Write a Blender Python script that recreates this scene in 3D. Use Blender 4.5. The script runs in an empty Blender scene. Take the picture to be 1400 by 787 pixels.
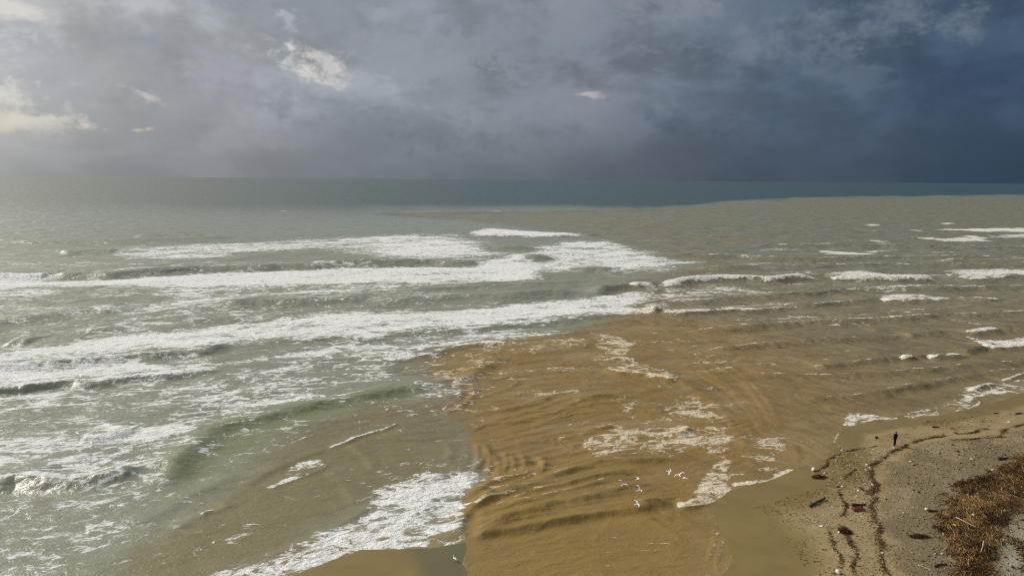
import bpy, bmesh, math, random
import numpy as np
from mathutils import Matrix, Vector

R = math.radians
random.seed(7)
rng = np.random.default_rng(11)
scene = bpy.context.scene
col = scene.collection

# ------------------------------------------------------------------ camera
cam_data = bpy.data.cameras.new('camera')
cam_data.sensor_width = 36.0
cam_data.lens = 36.0 * 946.0 / 1400.0
cam_data.clip_start = 0.5
cam_data.clip_end = 90000.0
cam = bpy.data.objects.new('camera', cam_data)
col.objects.link(cam)
cam.matrix_world = (Matrix.Translation((0, 0, 31.0)) @ Matrix.Rotation(R(90 - 8.92), 4, 'X')
                    @ Matrix.Rotation(R(0.47), 4, 'Z'))
scene.camera = cam

# ------------------------------------------------------------------ exposure
scene.view_settings.view_transform = 'Standard'
scene.view_settings.look = 'None'
scene.view_settings.exposure = 0.0
scene.view_settings.gamma = 1.0
scene.cycles.use_denoising = False
scene.cycles.filter_width = 1.1
scene.cycles.max_bounces = 2
scene.cycles.diffuse_bounces = 1
scene.cycles.glossy_bounces = 2

# ------------------------------------------------------------------ sun (out over the sea, to the left)
SUN_AZ, SUN_EL, SUN_STRENGTH = -58.0, 32.0, 2.9      # azimuth from the camera's forward (+y), clockwise positive
sd_ = bpy.data.lights.new('sun', 'SUN')
sd_.energy = SUN_STRENGTH
sd_.angle = R(12.0)
sd_.color = (1.0, 0.93, 0.82)
sun = bpy.data.objects.new('sun', sd_)
col.objects.link(sun)
sun_vec = Vector((math.sin(R(SUN_AZ)) * math.cos(R(SUN_EL)), math.cos(R(SUN_AZ)) * math.cos(R(SUN_EL)), math.sin(R(SUN_EL))))
sun.rotation_euler = sun_vec.to_track_quat('Z', 'Y').to_euler()
sun.location = sun_vec * 400

# ------------------------------------------------------------------ node helper
class NT:
    def __init__(self, tree):
        self.t = tree
        tree.nodes.clear()
    def n(self, typ, **kw):
        nd = self.t.nodes.new(typ)
        for k, v in kw.items():
            setattr(nd, k, v)
        return nd
    def link(self, a, b):
        self.t.links.new(a, b)
    def put(self, sock, v):
        if isinstance(v, bpy.types.NodeSocket):
            self.link(v, sock)
        elif v is not None:
            sock.default_value = v
    def m(self, op, a, b=None, c=None, clamp=False):
        nd = self.n('ShaderNodeMath', operation=op, use_clamp=clamp)
        for i, v in enumerate((a, b, c)):
            self.put(nd.inputs[i], v)
        return nd.outputs[0]
    def vm(self, op, a, b=None):
        nd = self.n('ShaderNodeVectorMath', operation=op)
        self.put(nd.inputs[0], a)
        if b is not None:
            self.put(nd.inputs[1], b)
        return nd.outputs[1] if op in ('DOT_PRODUCT', 'LENGTH') else nd.outputs[0]
    def ss(self, v, lo, hi, a=0.0, b=1.0):
        nd = self.n('ShaderNodeMapRange', interpolation_type='SMOOTHSTEP')
        self.put(nd.inputs[0], v); self.put(nd.inputs[1], lo); self.put(nd.inputs[2], hi)
        self.put(nd.inputs[3], a); self.put(nd.inputs[4], b)
        return nd.outputs[0]
    def lin(self, v, lo, hi, a=0.0, b=1.0):
        nd = self.n('ShaderNodeMapRange')
        self.put(nd.inputs[0], v); self.put(nd.inputs[1], lo); self.put(nd.inputs[2], hi)
        self.put(nd.inputs[3], a); self.put(nd.inputs[4], b)
        return nd.outputs[0]
    def mix(self, f, a, b, blend='MIX'):
        nd = self.n('ShaderNodeMix', data_type='RGBA', blend_type=blend)
        self.put(nd.inputs[0], f); self.put(nd.inputs[6], a); self.put(nd.inputs[7], b)
        return nd.outputs[2]
    dims = '3D'
    def noise(self, vec, scale, detail=4, rough=0.55, dist=0.0, lac=2.0):
        nd = self.n('ShaderNodeTexNoise', noise_dimensions=self.dims)
        self.put(nd.inputs['Vector'], vec)
        nd.inputs['Scale'].default_value = scale
        nd.inputs['Detail'].default_value = detail
        nd.inputs['Roughness'].default_value = rough
        nd.inputs['Lacunarity'].default_value = lac
        nd.inputs['Distortion'].default_value = dist
        return nd
    def mapping(self, vec, rot=0.0, scale=(1, 1, 1)):
        """turn so that the long axis lies at angle rot, then scale"""
        nd = self.n('ShaderNodeMapping', vector_type='TEXTURE')
        self.put(nd.inputs[0], vec)
        nd.inputs['Rotation'].default_value = (0, 0, rot)
        nd.inputs['Scale'].default_value = tuple(1.0 / v for v in scale)
        return nd.outputs[0]
    def attr(self, name):
        return self.n('ShaderNodeAttribute', attribute_name=name)

def rgb(c):
    return (c[0], c[1], c[2], 1.0)
def srgb(r, g, b):
    f = lambda v: (v / 255 / 12.92) if v / 255 <= 0.04045 else ((v / 255 + 0.055) / 1.055) ** 2.4
    return (f(r), f(g), f(b), 1.0)

# ------------------------------------------------------------------ sky: storm clouds over a Nishita sky
def build_world():
    w = bpy.data.worlds.new('World')
    scene.world = w
    w.use_nodes = True
    w.cycles.sampling_method = 'NONE'
    N = NT(w.node_tree)
    out = N.n('ShaderNodeOutputWorld')
    bg = N.n('ShaderNodeBackground')
    sky = N.n('ShaderNodeTexSky', sky_type='NISHITA')
    sky.sun_disc = False
    sky.sun_elevation = R(SUN_EL)
    sky.sun_rotation = R(SUN_AZ)
    sky.dust_density = 2.0
    clear = N.vm('MULTIPLY', sky.outputs[0], (0.09, 0.09, 0.09))
    d = N.n('ShaderNodeTexCoord').outputs['Generated']
    sx = N.n('ShaderNodeSeparateXYZ'); N.link(d, sx.inputs[0])
    X, Y, Z = sx.outputs
    az = N.m('ARCTAN2', X, Y)
    el = N.m('ARCSINE', Z)
    flat = N.vm('MULTIPLY', d, (1.0, 1.0, 1.9))
    n_big = N.noise(flat, 1.9, 4, 0.52, 0.3).outputs[0]
    n_mid = N.noise(flat, 5.0, 6, 0.6, 0.25).outputs[0]
    n_fine = N.noise(N.vm('MULTIPLY', d, (1.0, 1.0, 1.5)), 15.0, 5, 0.62, 0.15).outputs[0]
    # bright towards the sun's side, storm-dark on the far side from it
    side = N.m('ADD', N.m('MULTIPLY', X, 1.0), N.m('MULTIPLY', Y, -0.12))
    side = N.m('ADD', side, N.m('MULTIPLY', N.m('SUBTRACT', n_big, 0.5), 0.55))
    side = N.m('SUBTRACT', side, N.m('MULTIPLY', el, 0.42))
    ramp = N.n('ShaderNodeValToRGB')
    N.link(N.lin(side, -1.0, 1.0), ramp.inputs[0])
    cr = ramp.color_ramp
    stops = [(0.0, srgb(222, 220, 215)), (0.20, srgb(166, 170, 175)), (0.32, srgb(148, 155, 163)), (0.45, srgb(123, 132, 143)),
             (0.56, srgb(95, 108, 124)), (0.67, srgb(70, 88, 110)), (0.80, srgb(56, 73, 95)), (1.0, srgb(62, 79, 101))]
    cr.elements[0].position, cr.elements[0].color = stops[0]
    cr.elements[1].position, cr.elements[1].color = stops[-1]
    for p, c in stops[1:-1]:
        e = cr.elements.new(p); e.color = c
    base = ramp.outputs[0]
    # billow shading
    bil = N.ss(n_mid, 0.42, 0.58, -0.13, 0.13)               # billowed tops against darker hollows
    sh = N.m('ADD', N.m('ADD', bil, N.m('MULTIPLY', N.m('SUBTRACT', n_mid, 0.5), 0.5)), N.m('MULTIPLY', N.m('SUBTRACT', n_fine, 0.5), 0.42))
    sh = N.m('MULTIPLY', sh, N.ss(el, 0.0, 0.14, 0.35, 1.0))
    sh = N.m('MULTIPLY', N.m('ADD', sh, 1.0), N.ss(el, 0.25, 1.0, 1.0, 1.5))   # an overcast is brighter overhead
    cmb = N.n('ShaderNodeCombineXYZ')
    for i in range(3): N.link(sh, cmb.inputs[i])
    base = N.vm('MULTIPLY', base, cmb.outputs[0])
    # cloud masses: (azimuth, elevation, half width, half height, tilt, colour, amount, hardness)
    wrp = N.noise(N.vm('MULTIPLY', d, (1.0, 1.0, 1.4)), 11.0, 3, 0.55).outputs['Color']
    wsx = N.n('ShaderNodeSeparateXYZ'); N.link(wrp, wsx.inputs[0])
    azw = N.m('ADD', az, N.m('MULTIPLY', N.m('SUBTRACT', wsx.outputs[0], 0.5), 0.085))
    elw = N.m('ADD', el, N.m('MULTIPLY', N.m('SUBTRACT', wsx.outputs[1], 0.5), 0.05))
    def puff(base, a, e, wa, we, tilt, colr, amt, hard, rag=0.9):
        da = N.m('SUBTRACT', azw, a); de = N.m('SUBTRACT', elw, e)
        ct, st = math.cos(tilt), math.sin(tilt)
        u = N.m('DIVIDE', N.m('ADD', N.m('MULTIPLY', da, ct), N.m('MULTIPLY', de, st)), wa)
        v = N.m('DIVIDE', N.m('SUBTRACT', N.m('MULTIPLY', de, ct), N.m('MULTIPLY', da, st)), we)
        r = N.m('SQRT', N.m('ADD', N.m('MULTIPLY', u, u), N.m('MULTIPLY', v, v)))
        nn = N.m('ADD', N.m('MULTIPLY', N.m('SUBTRACT', n_fine, 0.5), 3.0 * rag), N.m('MULTIPLY', N.m('SUBTRACT', n_mid, 0.5), 1.2 * rag))
        nn = N.m('ADD', nn, N.m('MULTIPLY', N.m('SUBTRACT', n_xf, 0.5), 2.0 * rag))
        k = N.m('ADD', N.m('SUBTRACT', 1.05, r), N.m('MULTIPLY', nn, 1.25))
        f = N.m('MULTIPLY', N.ss(k, 0.0, hard * 1.9), amt)
        f = N.m('MULTIPLY', f, N.lin(N.m('ADD', N.m('MULTIPLY', n_fine, 0.6), N.m('MULTIPLY', n_xf, 0.4)), 0.38, 0.60, 0.66, 1.0))
        return N.mix(f, base, colr)
    n_xf = N.noise(N.vm('MULTIPLY', d, (1.0, 1.0, 1.3)), 60.0, 4, 0.65, 0.1).outputs[0]
    def pa(px, py):
        a = math.atan((px - 700) / 946); e = math.atan((245.0 + (px - 700) * 0.0082 - py) / 946 * math.cos(a))
        return a, e
    for (px, py, w_, h_, tilt, c, amt, hard, rag) in CLOUDS:
        a, e = pa(px, py)
        base = puff(base, a, e, w_ / 946, h_ / 946, tilt, srgb(*c), amt, hard, rag)
    dim = N.ss(el, 0.0, 0.13, 0.66, 1.0)                     # rain-grey air low over the sea
    cmd = N.n('ShaderNodeCombineXYZ')
    for i in range(3): N.link(dim, cmd.inputs[i])
    base = N.vm('MULTIPLY', base, cmd.outputs[0])
    # thin gaps of clear sky high up on the bright side
    gap = N.m('MULTIPLY', N.ss(n_big, 0.52, 0.72), N.ss(el, 0.08, 0.5))
    gap = N.m('MULTIPLY', gap, 0.22)
    fin = N.mix(gap, base, clear)
    N.link(fin, bg.inputs[0])
    bg.inputs[1].default_value = 1.0
    N.link(bg.outputs[0], out.inputs[0])

# cloud masses by direction, read from the photograph (px, py, half sizes), colour, amount, edge softness, raggedness
CLOUDS = [
    # grey billows
    (330, 130, 120, 60, -0.25, (156, 160, 168), 0.65, 0.5, 0.8),
    (300, 100, 55, 34, -0.2, (164, 167, 174), 0.6, 0.4, 0.8),
    (90, 110, 110, 70, -0.4, (164, 168, 176), 0.65, 0.5, 0.8),
    (590, 100, 190, 45, -0.25, (140, 146, 155), 0.65, 0.45, 0.9),
    (640, 85, 70, 26, -0.2, (146, 151, 159), 0.55, 0.35, 0.9),
    (520, 75, 60, 28, 0.1, (148, 153, 161), 0.5, 0.4, 0.9),
    (460, 150, 120, 30, -0.1, (126, 132, 143), 0.5, 0.6, 0.8),
    (640, 190, 150, 25, 0.0, (112, 120, 133), 0.5, 0.7, 0.8),
    (800, 50, 190, 60, 0.1, (128, 136, 147), 0.55, 0.6, 0.9),
    (880, 20, 110, 22, 0.15, (140, 146, 154), 0.45, 0.5, 0.9),
    (1080, 55, 220, 42, 0.05, (116, 127, 138), 0.65, 0.7, 0.9),
    (1155, 108, 48, 28, -0.3, (95, 109, 127), 0.7, 0.4, 0.6),
    (1330, 115, 170, 40, 0.0, (46, 65, 94), 0.7, 1.2, 0.4),
    (1000, 175, 130, 30, 0.1, (66, 84, 108), 0.5, 0.9, 0.8),
    (910, 165, 45, 18, 0.1, (82, 96, 117), 0.5, 0.6, 0.8),
    (720, 130, 130, 50, 0.1, (128, 134, 146), 0.5, 0.7, 0.8),
    (200, 75, 150, 22, 0.0, (138, 147, 158), 0.6, 0.8, 0.6),
    # pale haloes and lit fragments
    (30, 30, 90, 22, 0.0, (186, 187, 187), 0.6, 0.8, 0.6),
    (36, 28, 50, 11, 0.0, (216, 213, 206), 0.95, 0.45, 0.5),
    (430, 92, 92, 38, -0.3, (166, 168, 173), 0.7, 0.7, 0.8),
    (435, 97, 66, 23, -0.30, (202, 199, 194), 1.0, 0.45, 0.6),
    (418, 104, 32, 11, -0.35, (230, 226, 216), 0.95, 0.6, 0.5),
    (398, 78, 16, 7, -0.4, (222, 219, 212), 0.8, 0.5, 0.5),
    (412, 45, 24, 9, -0.7, (176, 180, 186), 0.8, 0.5, 0.9),
    (372, 60, 14, 7, -0.5, (164, 169, 176), 0.7, 0.5, 0.9),
    (15, 150, 85, 40, 0.0, (184, 185, 182), 0.75, 0.8, 0.6),
    (4, 130, 42, 25, 0.0, (226, 223, 214), 1.0, 0.5, 0.55),
    (60, 172, 76, 15, -0.12, (226, 222, 210), 1.0, 0.4, 0.55),
    (40, 170, 30, 9, 0.2, (234, 229, 216), 0.85, 0.5, 0.5),
    (98, 156, 14, 8, 0.6, (200, 199, 194), 0.8, 0.5, 0.7),
    (140, 150, 26, 8, 0.0, (176, 178, 180), 0.6, 0.6, 0.8),
    (215, 138, 60, 26, -0.3, (164, 167, 172), 0.6, 0.7, 0.8),
    (205, 134, 28, 9, -0.35, (202, 200, 196), 0.85, 0.5, 0.7),
    (198, 184, 11, 6, 0.0, (212, 208, 192), 0.9, 0.5, 0.6),
    (155, 181, 7, 4, 0.0, (196, 194, 188), 0.7, 0.5, 0.6),
    (803, 136, 40, 11, 0.0, (138, 139, 148), 0.6, 0.7, 0.6),
    (805, 135, 20, 5, 0.0, (186, 178, 180), 0.9, 0.5, 0.5),
]
build_world()

# layout of the place in metres: x to the right, y out to sea, sea level z = 0
LAY = {
 'land': [[(16.77,49.51),(17.08,50.93),(18.31,53.2),(18.84,56.76),(19.22,59.8),(19.11,61.8),(20.94,64.91),(23.47,67.12),(27.01,68.58),(31.08,71.63),(33.43,72.46),(36,74.96),(37.98,77.83),(42.39,85.02),(45.16,85.89),(51.53,87.98),(58.52,89.88),(64.99,93.4),(68.72,95.1),(77.14,100.48),(230,165),(900,520),(900,-200),(24,-200),(20,20)],[(-19.55,46.24),(-17.24,50.22),(-14.82,52.59),(-12.75,54.67),(-10.71,54.71),(-7.93,54.87),(-6.06,54.9),(-3.89,56.02),(-3.47,54.35),(-3.64,52.32),(-3.28,50.53),(-3.31,49.23),(-4.5,20),(-6,-200),(-300,-200),(-300,20),(-60,38)]],
 'crests': [
  ([(-168.33,207.38),(-156.76,209.73),(-149.46,210.18),(-143.63,212.21)],1.5,3,7,0.95,5,1,4,0.05),
  ([(-145.62,209.82),(-136.94,212.03),(-130.95,214.11),(-125.43,214.45),(-120.7,221.88),(-113.55,226.09),(-103.26,230.65),(-87.19,233.71),(-79.99,238.31),(-69.79,239),(-61.86,246.02),(-49.98,246.85),(-41.78,249.67),(-29.66,252.82),(-20.12,251.19),(-9.55,254.24)],1.6,2.6,8,0.42,2.2,0,0,0.05),
  ([(-130.99,223.98),(-125.09,229.94),(-119.37,234.19)],0.25,2.5,6,0.8,3,0.5,2.5,0.3),
  ([(-73.23,253.65),(-68.25,256.31),(-62.61,254.39)],0.35,2.5,6,0.9,4,0.9,3,0.3),
  ([(-19.88,310.17),(-10.16,314.47),(-0.15,311.85),(11.14,323.52)],1.2,4,9,0.35,2,0,0,0.4),
  ([(1.32,267.57),(10.06,273.41),(19.7,274.13)],1.2,4,9,0.3,2,0,0,0.4),
  ([(22.57,235.97),(29.38,240.4),(32.72,236.62)],0.8,3,6,0,0,0,0,0.12),
  ([(-21.61,381.39),(-0.24,378.51),(17.63,375.36),(38.99,382.57)],1.2,5,9,0.9,16,0.9,5,0.12),
  ([(39.72,389.86),(48.54,401.62)],1,4,8,0.3,4,0,0,0.3),
  ([(-111.76,136.17),(-108.43,143.68),(-103.54,151.24),(-101.08,156.66),(-97.74,158.67),(-91.61,160.85)],1.1,3,6,0.25,1.2,0,0,0.12),
  ([(-95.41,127.75),(-93.13,128.45),(-90.69,128.54)],0.7,2,4,0,0,0,0,0.3),
  ([(-86.83,138.67),(-83.24,140.25),(-80.02,144.1)],0.5,2,4,0,0,0,0,0.12),
  ([(-70.94,147.99),(-64.9,150.7),(-58.13,154.39)],0.6,2.2,4.5,0,0,0,0,0.12),
  ([(-71.09,165.53),(-63.85,170.03),(-51.56,171.69),(-42.98,174.3),(-36.83,173.5)],1.15,3,6,0.35,1.5,0,0,0.12),
  ([(-36.88,170.25),(-26.11,174.02),(-14.38,179.12),(0.01,181.02),(9.99,186.39),(20.28,189.45)],1.15,3,6.5,0.25,1.5,0,0,0.12),
  ([(-32.5,189.75),(-20.79,194.34),(-8.59,200.59),(4.29,201.29),(21.91,205.2)],0.8,4,7,0,0,0,0,0.12),
  ([(20.28,189.49),(25.52,192.39),(32.41,198.24),(38.46,199.99)],1.4,1.8,5,0.5,1.5,0,0,0.3),
  ([(34.67,200.31),(38.84,201.99),(42.25,200.73)],1.3,2,5,0.9,3,1,3,0.3),
  ([(43.21,202.23),(49.96,207.08),(55.21,212.05),(63.28,215.76),(73.38,216.36),(79.72,213.47),(89.43,218.97),(99.06,221.23)],1.3,2.5,5,0.9,3,0.95,3.5,0.12),
  ([(100.97,220.22),(113.41,219.27),(124.29,219.91),(136.78,222.33)],1.2,2.5,5,0.8,8,0.95,4,0.12),
  ([(145.44,235.49),(149.85,223.11),(169.92,227.79),(198.67,233.14)],1.2,3,6,0.7,14,0.9,3,0.12),
  ([(-88.06,106.34),(-82.83,108.69),(-73.25,112.71),(-65.95,116.4),(-60.61,118.65),(-55.45,120.98),(-53.2,124.42),(-49.87,126.29)],0.9,1.3,5,0.7,5,0.5,1,0.12),
  ([(-50.56,126.27),(-41.83,128.98),(-33.58,131.77),(-29.34,130.66),(-21.46,135.47),(-9.01,140.08),(0.06,144.08),(8.21,148.24),(19.11,155.29),(30.55,159.3)],0.55,1.3,5,0.6,5,0.6,1.2,0.12),
  ([(30.35,158.26),(34.35,161.16),(37.95,159.49),(45.58,161.66),(54.07,164.87),(62.17,165.24),(70.53,170.59)],0.8,1.4,4,0.75,3.5,0.85,1.3,0.12),
  ([(33.04,159.84),(34.29,161.76),(34.95,159.93)],1.1,1,2.5,0,0,0,0,0.4),
  ([(69.93,169.98),(77.26,173.43),(83.52,176.94),(92.02,180.7),(99.84,183.38)],0.7,1.6,4,0.55,1,0,0,0.12),
  ([(98.6,182.16),(104.96,181.32),(117.73,183.09)],0.7,1.6,4,0.7,5,0.9,1.5,0.12),
  ([(121.71,185.63),(126.65,184.69),(131.74,183.77)],0.7,1.6,4,0.7,3,0.9,1.3,0.12),
  ([(-78.83,94.71),(-74.23,96.94),(-69.84,99.26),(-66.11,101.27),(-64.34,100.55),(-62.07,101),(-61.87,102.18),(-59.11,103.86),(-54,105.25),(-49.53,107.07),(-46.38,109.36)],0.75,0.8,4,0.8,3.5,0.4,0.7,0.12),
  ([(-27.51,115.35),(-22.34,114.55),(-18.29,116.64),(-14.35,119.83),(-8.11,126.09),(0.09,128.72)],0.35,0.9,3,0.75,2.5,0.6,0.5,0.12),
  ([(5.8,128.66),(9.91,127.62),(14.65,125.48)],0.25,0.6,2,0.5,0.8,0.6,0.4,0.12),
  ([(-50.64,77.63),(-48.33,78.39),(-47.19,79.61),(-45.94,81.38)],0.5,0.7,2.5,0.6,2,0.3,0.5,0.12),
  ([(-53.6,64.8),(-51.46,65.85),(-50.62,67.27),(-47.26,66.63),(-43.72,66.7),(-40.96,68.55),(-40.72,71.24)],0.8,1.1,3,0.75,2.2,0.25,0.5,0.12),
  ([(-35.58,63.67),(-36,69.21),(-36.62,76.16),(-36.58,81.42),(-32.66,84.95),(-29.08,88.76),(-24.38,92.62),(-19.51,95.75),(-13.97,99.84),(-10.53,101.45),(-6.57,105.54),(-5.08,110.78),(-3.03,115.08),(0.1,116.66)],0.7,1.3,2.6,0.22,0.35,0.15,0.25,0.12),
  ([(-30.31,92.32),(-24.85,94.4),(-19.81,97.26)],0.1,0.5,1,0.8,0.45,0.5,0.3,0.12),
  ([(-14.62,100.52),(-14.07,101.29),(-13.4,101.31)],0.15,0.4,0.6,0.8,0.6,0.8,0.4,0.3),
  ([(-21.28,76.28),(-19.61,78.12),(-18.8,79.55),(-17.13,81.3),(-15.43,82.86),(-14.36,84.73)],0.14,0.3,1,0.85,0.35,0.9,0.22,0.12),
  ([(-27.14,65.83),(-25.82,70.33),(-23.01,74.4),(-21.14,76.38)],0.2,0.6,1.6,0,0,0,0,0.12),
  ([(-18.99,77.72),(-17.57,75.96),(-16.08,73.65),(-14.75,70.31)],0.12,0.4,0.8,0.35,0.25,0.35,0.2,0.12),
  ([(-20.03,70.66),(-17.7,67.95),(-15.9,65.08),(-14.41,62.28)],0.08,0.4,0.8,0,0,0,0,0.12),
  ([(-24.42,65.63),(-22.72,67.73),(-20.62,70.52),(-20.44,72.48)],0.15,0.4,1.2,0.6,1,0.8,0.3,0.12),
  ([(-29.73,57.42),(-29.3,59.58),(-28.68,60.16),(-27.63,61.04),(-26.58,62.55)],0.15,0.5,1.2,0,0,0,0,0.12),
  ([(-28.72,60.09),(-28.23,60.68),(-27.67,60.98)],0.1,0.25,0.5,0.9,0.25,0.9,0.2,0.3),
  ([(-33.65,57.46),(-32.48,61.68),(-30.39,66.53),(-28.82,70.18)],0.25,0.9,2,0,0,0,0,0.12),
  ([(-20.77,52.8),(-18.07,54.81),(-15.7,57.72),(-13.43,61.96),(-12.98,63.19)],0.1,0.3,0.8,0.3,0.25,0.4,0.2,0.12),
  ([(-17.62,50.16),(-14.83,52.64),(-12.76,54.74),(-10.72,54.77),(-7.94,54.94),(-6.07,54.97),(-3.65,56.23)],0.12,0.25,2,0.75,1.2,0.8,0.2,0.12),
  ([(15.25,112.16),(17.23,109.08),(20.94,107.9),(23.81,105.89),(26.42,104.74)],0.6,0.8,2.2,0.85,1.5,0.95,0.6,0.12),
  ([(26.67,105.7),(27.2,98.86),(27.6,94.42)],0.25,0.6,1.5,0,0,0,0,0.12),
  ([(15.2,91.98),(17.01,90.19),(20.87,89.68)],0.2,0.5,1.3,0.6,0.4,0.5,0.3,0.12),
  ([(20.3,80.96),(21.39,82.49),(22.74,84.6)],0.35,0.5,1,0.2,0.3,0,0,0.12),
  ([(15.82,95.35),(19.56,98.55),(23.3,100.83)],0.15,0.5,1.2,0,0,0,0,0.12),
  ([(35.19,124.48),(41.37,126.97),(49.66,130.85),(60.56,133.11),(72.18,136.11),(80.84,138.44)],0.6,1.5,3.5,0.5,0.7,0,0,0.12),
  ([(79.64,137.36),(85.01,138.92),(89.72,140.48)],0.7,1,3,0.5,0.6,0,0,0.12),
  ([(94.29,139.6),(99.63,141.9),(103.49,143.49)],0.8,1,3,0.85,1.5,0.9,0.8,0.12),
  ([(103.49,143.49),(106.95,145.09),(108.59,143.69),(119.39,145.58)],0.8,1,3,0.3,0.8,0,0,0.12),
  ([(91.73,134.53),(90.55,129.53),(91.05,127.2),(98.02,129.2),(109.59,131.41)],0.7,1,3,0.8,3.5,0.9,1,0.12),
  ([(50.51,112.93),(56.4,114.99),(64.31,118.18),(69.65,120.4)],0.55,1,2.6,0.5,0.6,0,0,0.12),
  ([(68.99,119.24),(70.74,119.81),(72.37,120.39)],0.75,0.7,2,0.85,1,0.95,0.7,0.3),
  ([(72.28,120.23),(73.79,120.8),(74.59,120.83)],0.8,0.7,2,0.1,0.3,0,0,0.3),
  ([(73.7,119.75),(77.21,120.39),(79.55,120.99),(82.26,122.14)],0.8,0.8,2.2,0.9,2.2,1,0.8,0.25),
  ([(82.7,123.24),(85.83,125.56),(89.5,127.98)],0.8,0.8,2.2,0.1,0.4,0,0,0.12),
  ([(52.82,96.07),(57.83,100.41),(63.06,102.8),(67.46,104.47)],0.25,0.6,1.8,0.12,0.4,0,0,0.12),
  ([(68.86,100.33),(72.17,102.66),(76.06,104.71)],0.4,0.4,1.5,0.85,0.8,0.9,0.4,0.2),
  ([(77.3,105.81),(80.8,107.96),(84.51,110.63),(93.96,115)],0.3,0.4,1.5,0.75,0.5,0.8,0.3,0.12),
  ([(58.9,90.35),(64.68,93.25),(67.26,95.58),(68.44,98.32)],0.06,0.2,1,0.6,0.5,0.6,0.15,0.12),
  ([(53.73,90.18),(56.27,91.14),(60.1,92.46)],0.08,0.3,1,0.5,0.4,0,0,0.12),
  ([(42.72,85.35),(45.46,86.5),(48.46,87.69),(51.91,88.34)],0.1,0.25,1.5,0.7,0.6,0.7,0.15,0.12),
  ([(22.73,67.17),(25.24,67.92),(27.03,68.66),(29.38,70.35),(31.11,71.72)],0.06,0.15,0.8,0.85,0.8,0.85,0.15,0.12),
  ([(31.11,71.72),(32.94,75.84),(34.22,79.23)],0.06,0.3,0.8,0,0,0,0,0.12),
  ([(37.1,77.42),(38.32,78.58),(39.63,80.49),(42.05,84.32)],0.08,0.2,0.6,0.6,0.25,0.4,0.15,0.12),
  ([(38.71,78.86),(37.69,78.15),(37.02,75.93)],0.06,0.2,0.4,0.5,0.2,0.3,0.1,0.12),
  ([(15.91,62.46),(17.39,62.48),(19.42,63.44),(20.92,64.9),(22.72,66.93)],0.3,0.35,1.5,0.7,1.3,0.9,0.25,0.12),
  ([(48.95,288.97),(91.12,286.48),(116.69,274.85),(165.59,283.76),(243.43,286.77)],1,4,9,0.6,2.5,0.3,1.5,0.12),
  ([(58.98,241.06),(108.43,255.01),(166.58,261.24),(231.9,272.95)],1,4,8,0.58,2,0.3,1.2,0.12),
  ([(165.71,268.98),(188.48,273.06),(230.71,278.61)],0.9,3,7,0.65,2.5,0.3,1.2,0.12),
  ([(35.11,172.07),(69.81,186.19),(106.79,199.77),(153.39,205.08),(177.61,207.84)],0.8,2.5,6,0.6,1.6,0.3,0.8,0.12),
  ([(35.26,141.76),(64.94,150.57),(93.32,157.61),(122.97,163.38),(143.65,167.13)],0.75,2,5,0.58,1.2,0.3,0.6,0.12),
  ([(36.05,109.93),(49.48,107.75),(66.8,111.3),(82.4,116.44),(102.22,120.57)],0.5,1.4,3.5,0.55,0.7,0,0,0.12),
  ([(39.88,95.36),(51.7,98.07),(70.42,107.38),(87.33,114.5)],0.4,1,2.6,0.52,0.6,0,0,0.12),
  ([(104.62,329.74),(161.11,338.48),(212.96,335.41),(289.52,342.02)],1,5,10,0.55,3,0,0,0.12),
  ([(-236.66,318.77),(-209.4,329.15),(-178.22,336.21),(-141.95,362.06)],0.9,6,12,0,0,0,0,0.12),
  ([(-180.98,274.6),(-173.16,280.93),(-163.34,284.67)],0.9,5,9,0,0,0,0,0.12),
  ([(-195.87,355.56),(-180.19,361.92),(-163.94,368.52)],1,5,10,0.3,3,0,0,0.12),
  ([(-9.17,103.64),(-7.81,100.61),(-7.24,95.99),(-7.35,93.33)],0.19,0.32,0.54,0.4,0.3,0,0,0.2),
  ([(-6.07,102.87),(-5.51,97),(-6.18,92.66),(-8.24,89.52),(-8.67,86.9)],0.22,0.32,0.63,0.4,0.3,0,0,0.2),
  ([(-7.94,79.33),(-7.02,75.93),(-7.01,73.19)],0.14,0.32,0.54,0.4,0.3,0,0,0.2),
  ([(-3.37,79.32),(-2.84,74.84),(-3.39,70.79)],0.19,0.28,0.54,0.4,0.3,0,0,0.2),
  ([(-1.85,75.18),(-1.11,71.32),(-1.45,68.51)],0.24,0.32,0.63,0.4,0.3,0,0,0.2),
  ([(0.07,75.22),(0.56,71.74),(0.09,68.9)],0.24,0.32,0.63,0.4,0.3,0,0,0.2),
  ([(1.99,74.89),(3.28,73.87),(3.77,72.06),(2.24,68.99)],0.22,0.32,0.72,0.4,0.3,0,0,0.2),
  ([(-4.83,63.57),(-2.94,66.04),(-1.06,68.34),(1.63,69.31),(3.78,72.22)],0.34,0.48,0.9,0.4,0.3,0,0,0.2),
  ([(-4.07,62.85),(-1.01,65.46),(1.8,66.36),(5.06,69.62),(7.58,71.58),(10.67,73.25),(16.57,73.78),(21.28,74.5)],0.41,0.56,1.08,0.4,0.3,0,0,0.2),
  ([(-4.31,60.18),(-2.04,63.51),(0.31,64.67),(3.27,65.88),(8.04,68.4),(12.31,70.71),(16.59,71.96)],0.41,0.56,1.08,0.4,0.3,0,0,0.2),
  ([(-0.95,61.95),(3.19,64.03),(7.44,66.24),(10,68.2),(14.21,69.93)],0.34,0.48,0.99,0.4,0.3,0,0,0.2),
  ([(-4.04,58.31),(0.17,60.33),(3.68,62.46),(7.92,64.58),(11.3,66.3),(15.62,67.42)],0.54,0.64,1.26,0.4,0.3,0,0,0.2),
  ([(-3.54,59.84),(-0.53,61.91),(2.29,62.87)],0.27,0.48,0.9,0.4,0.3,0,0,0.2),
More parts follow.
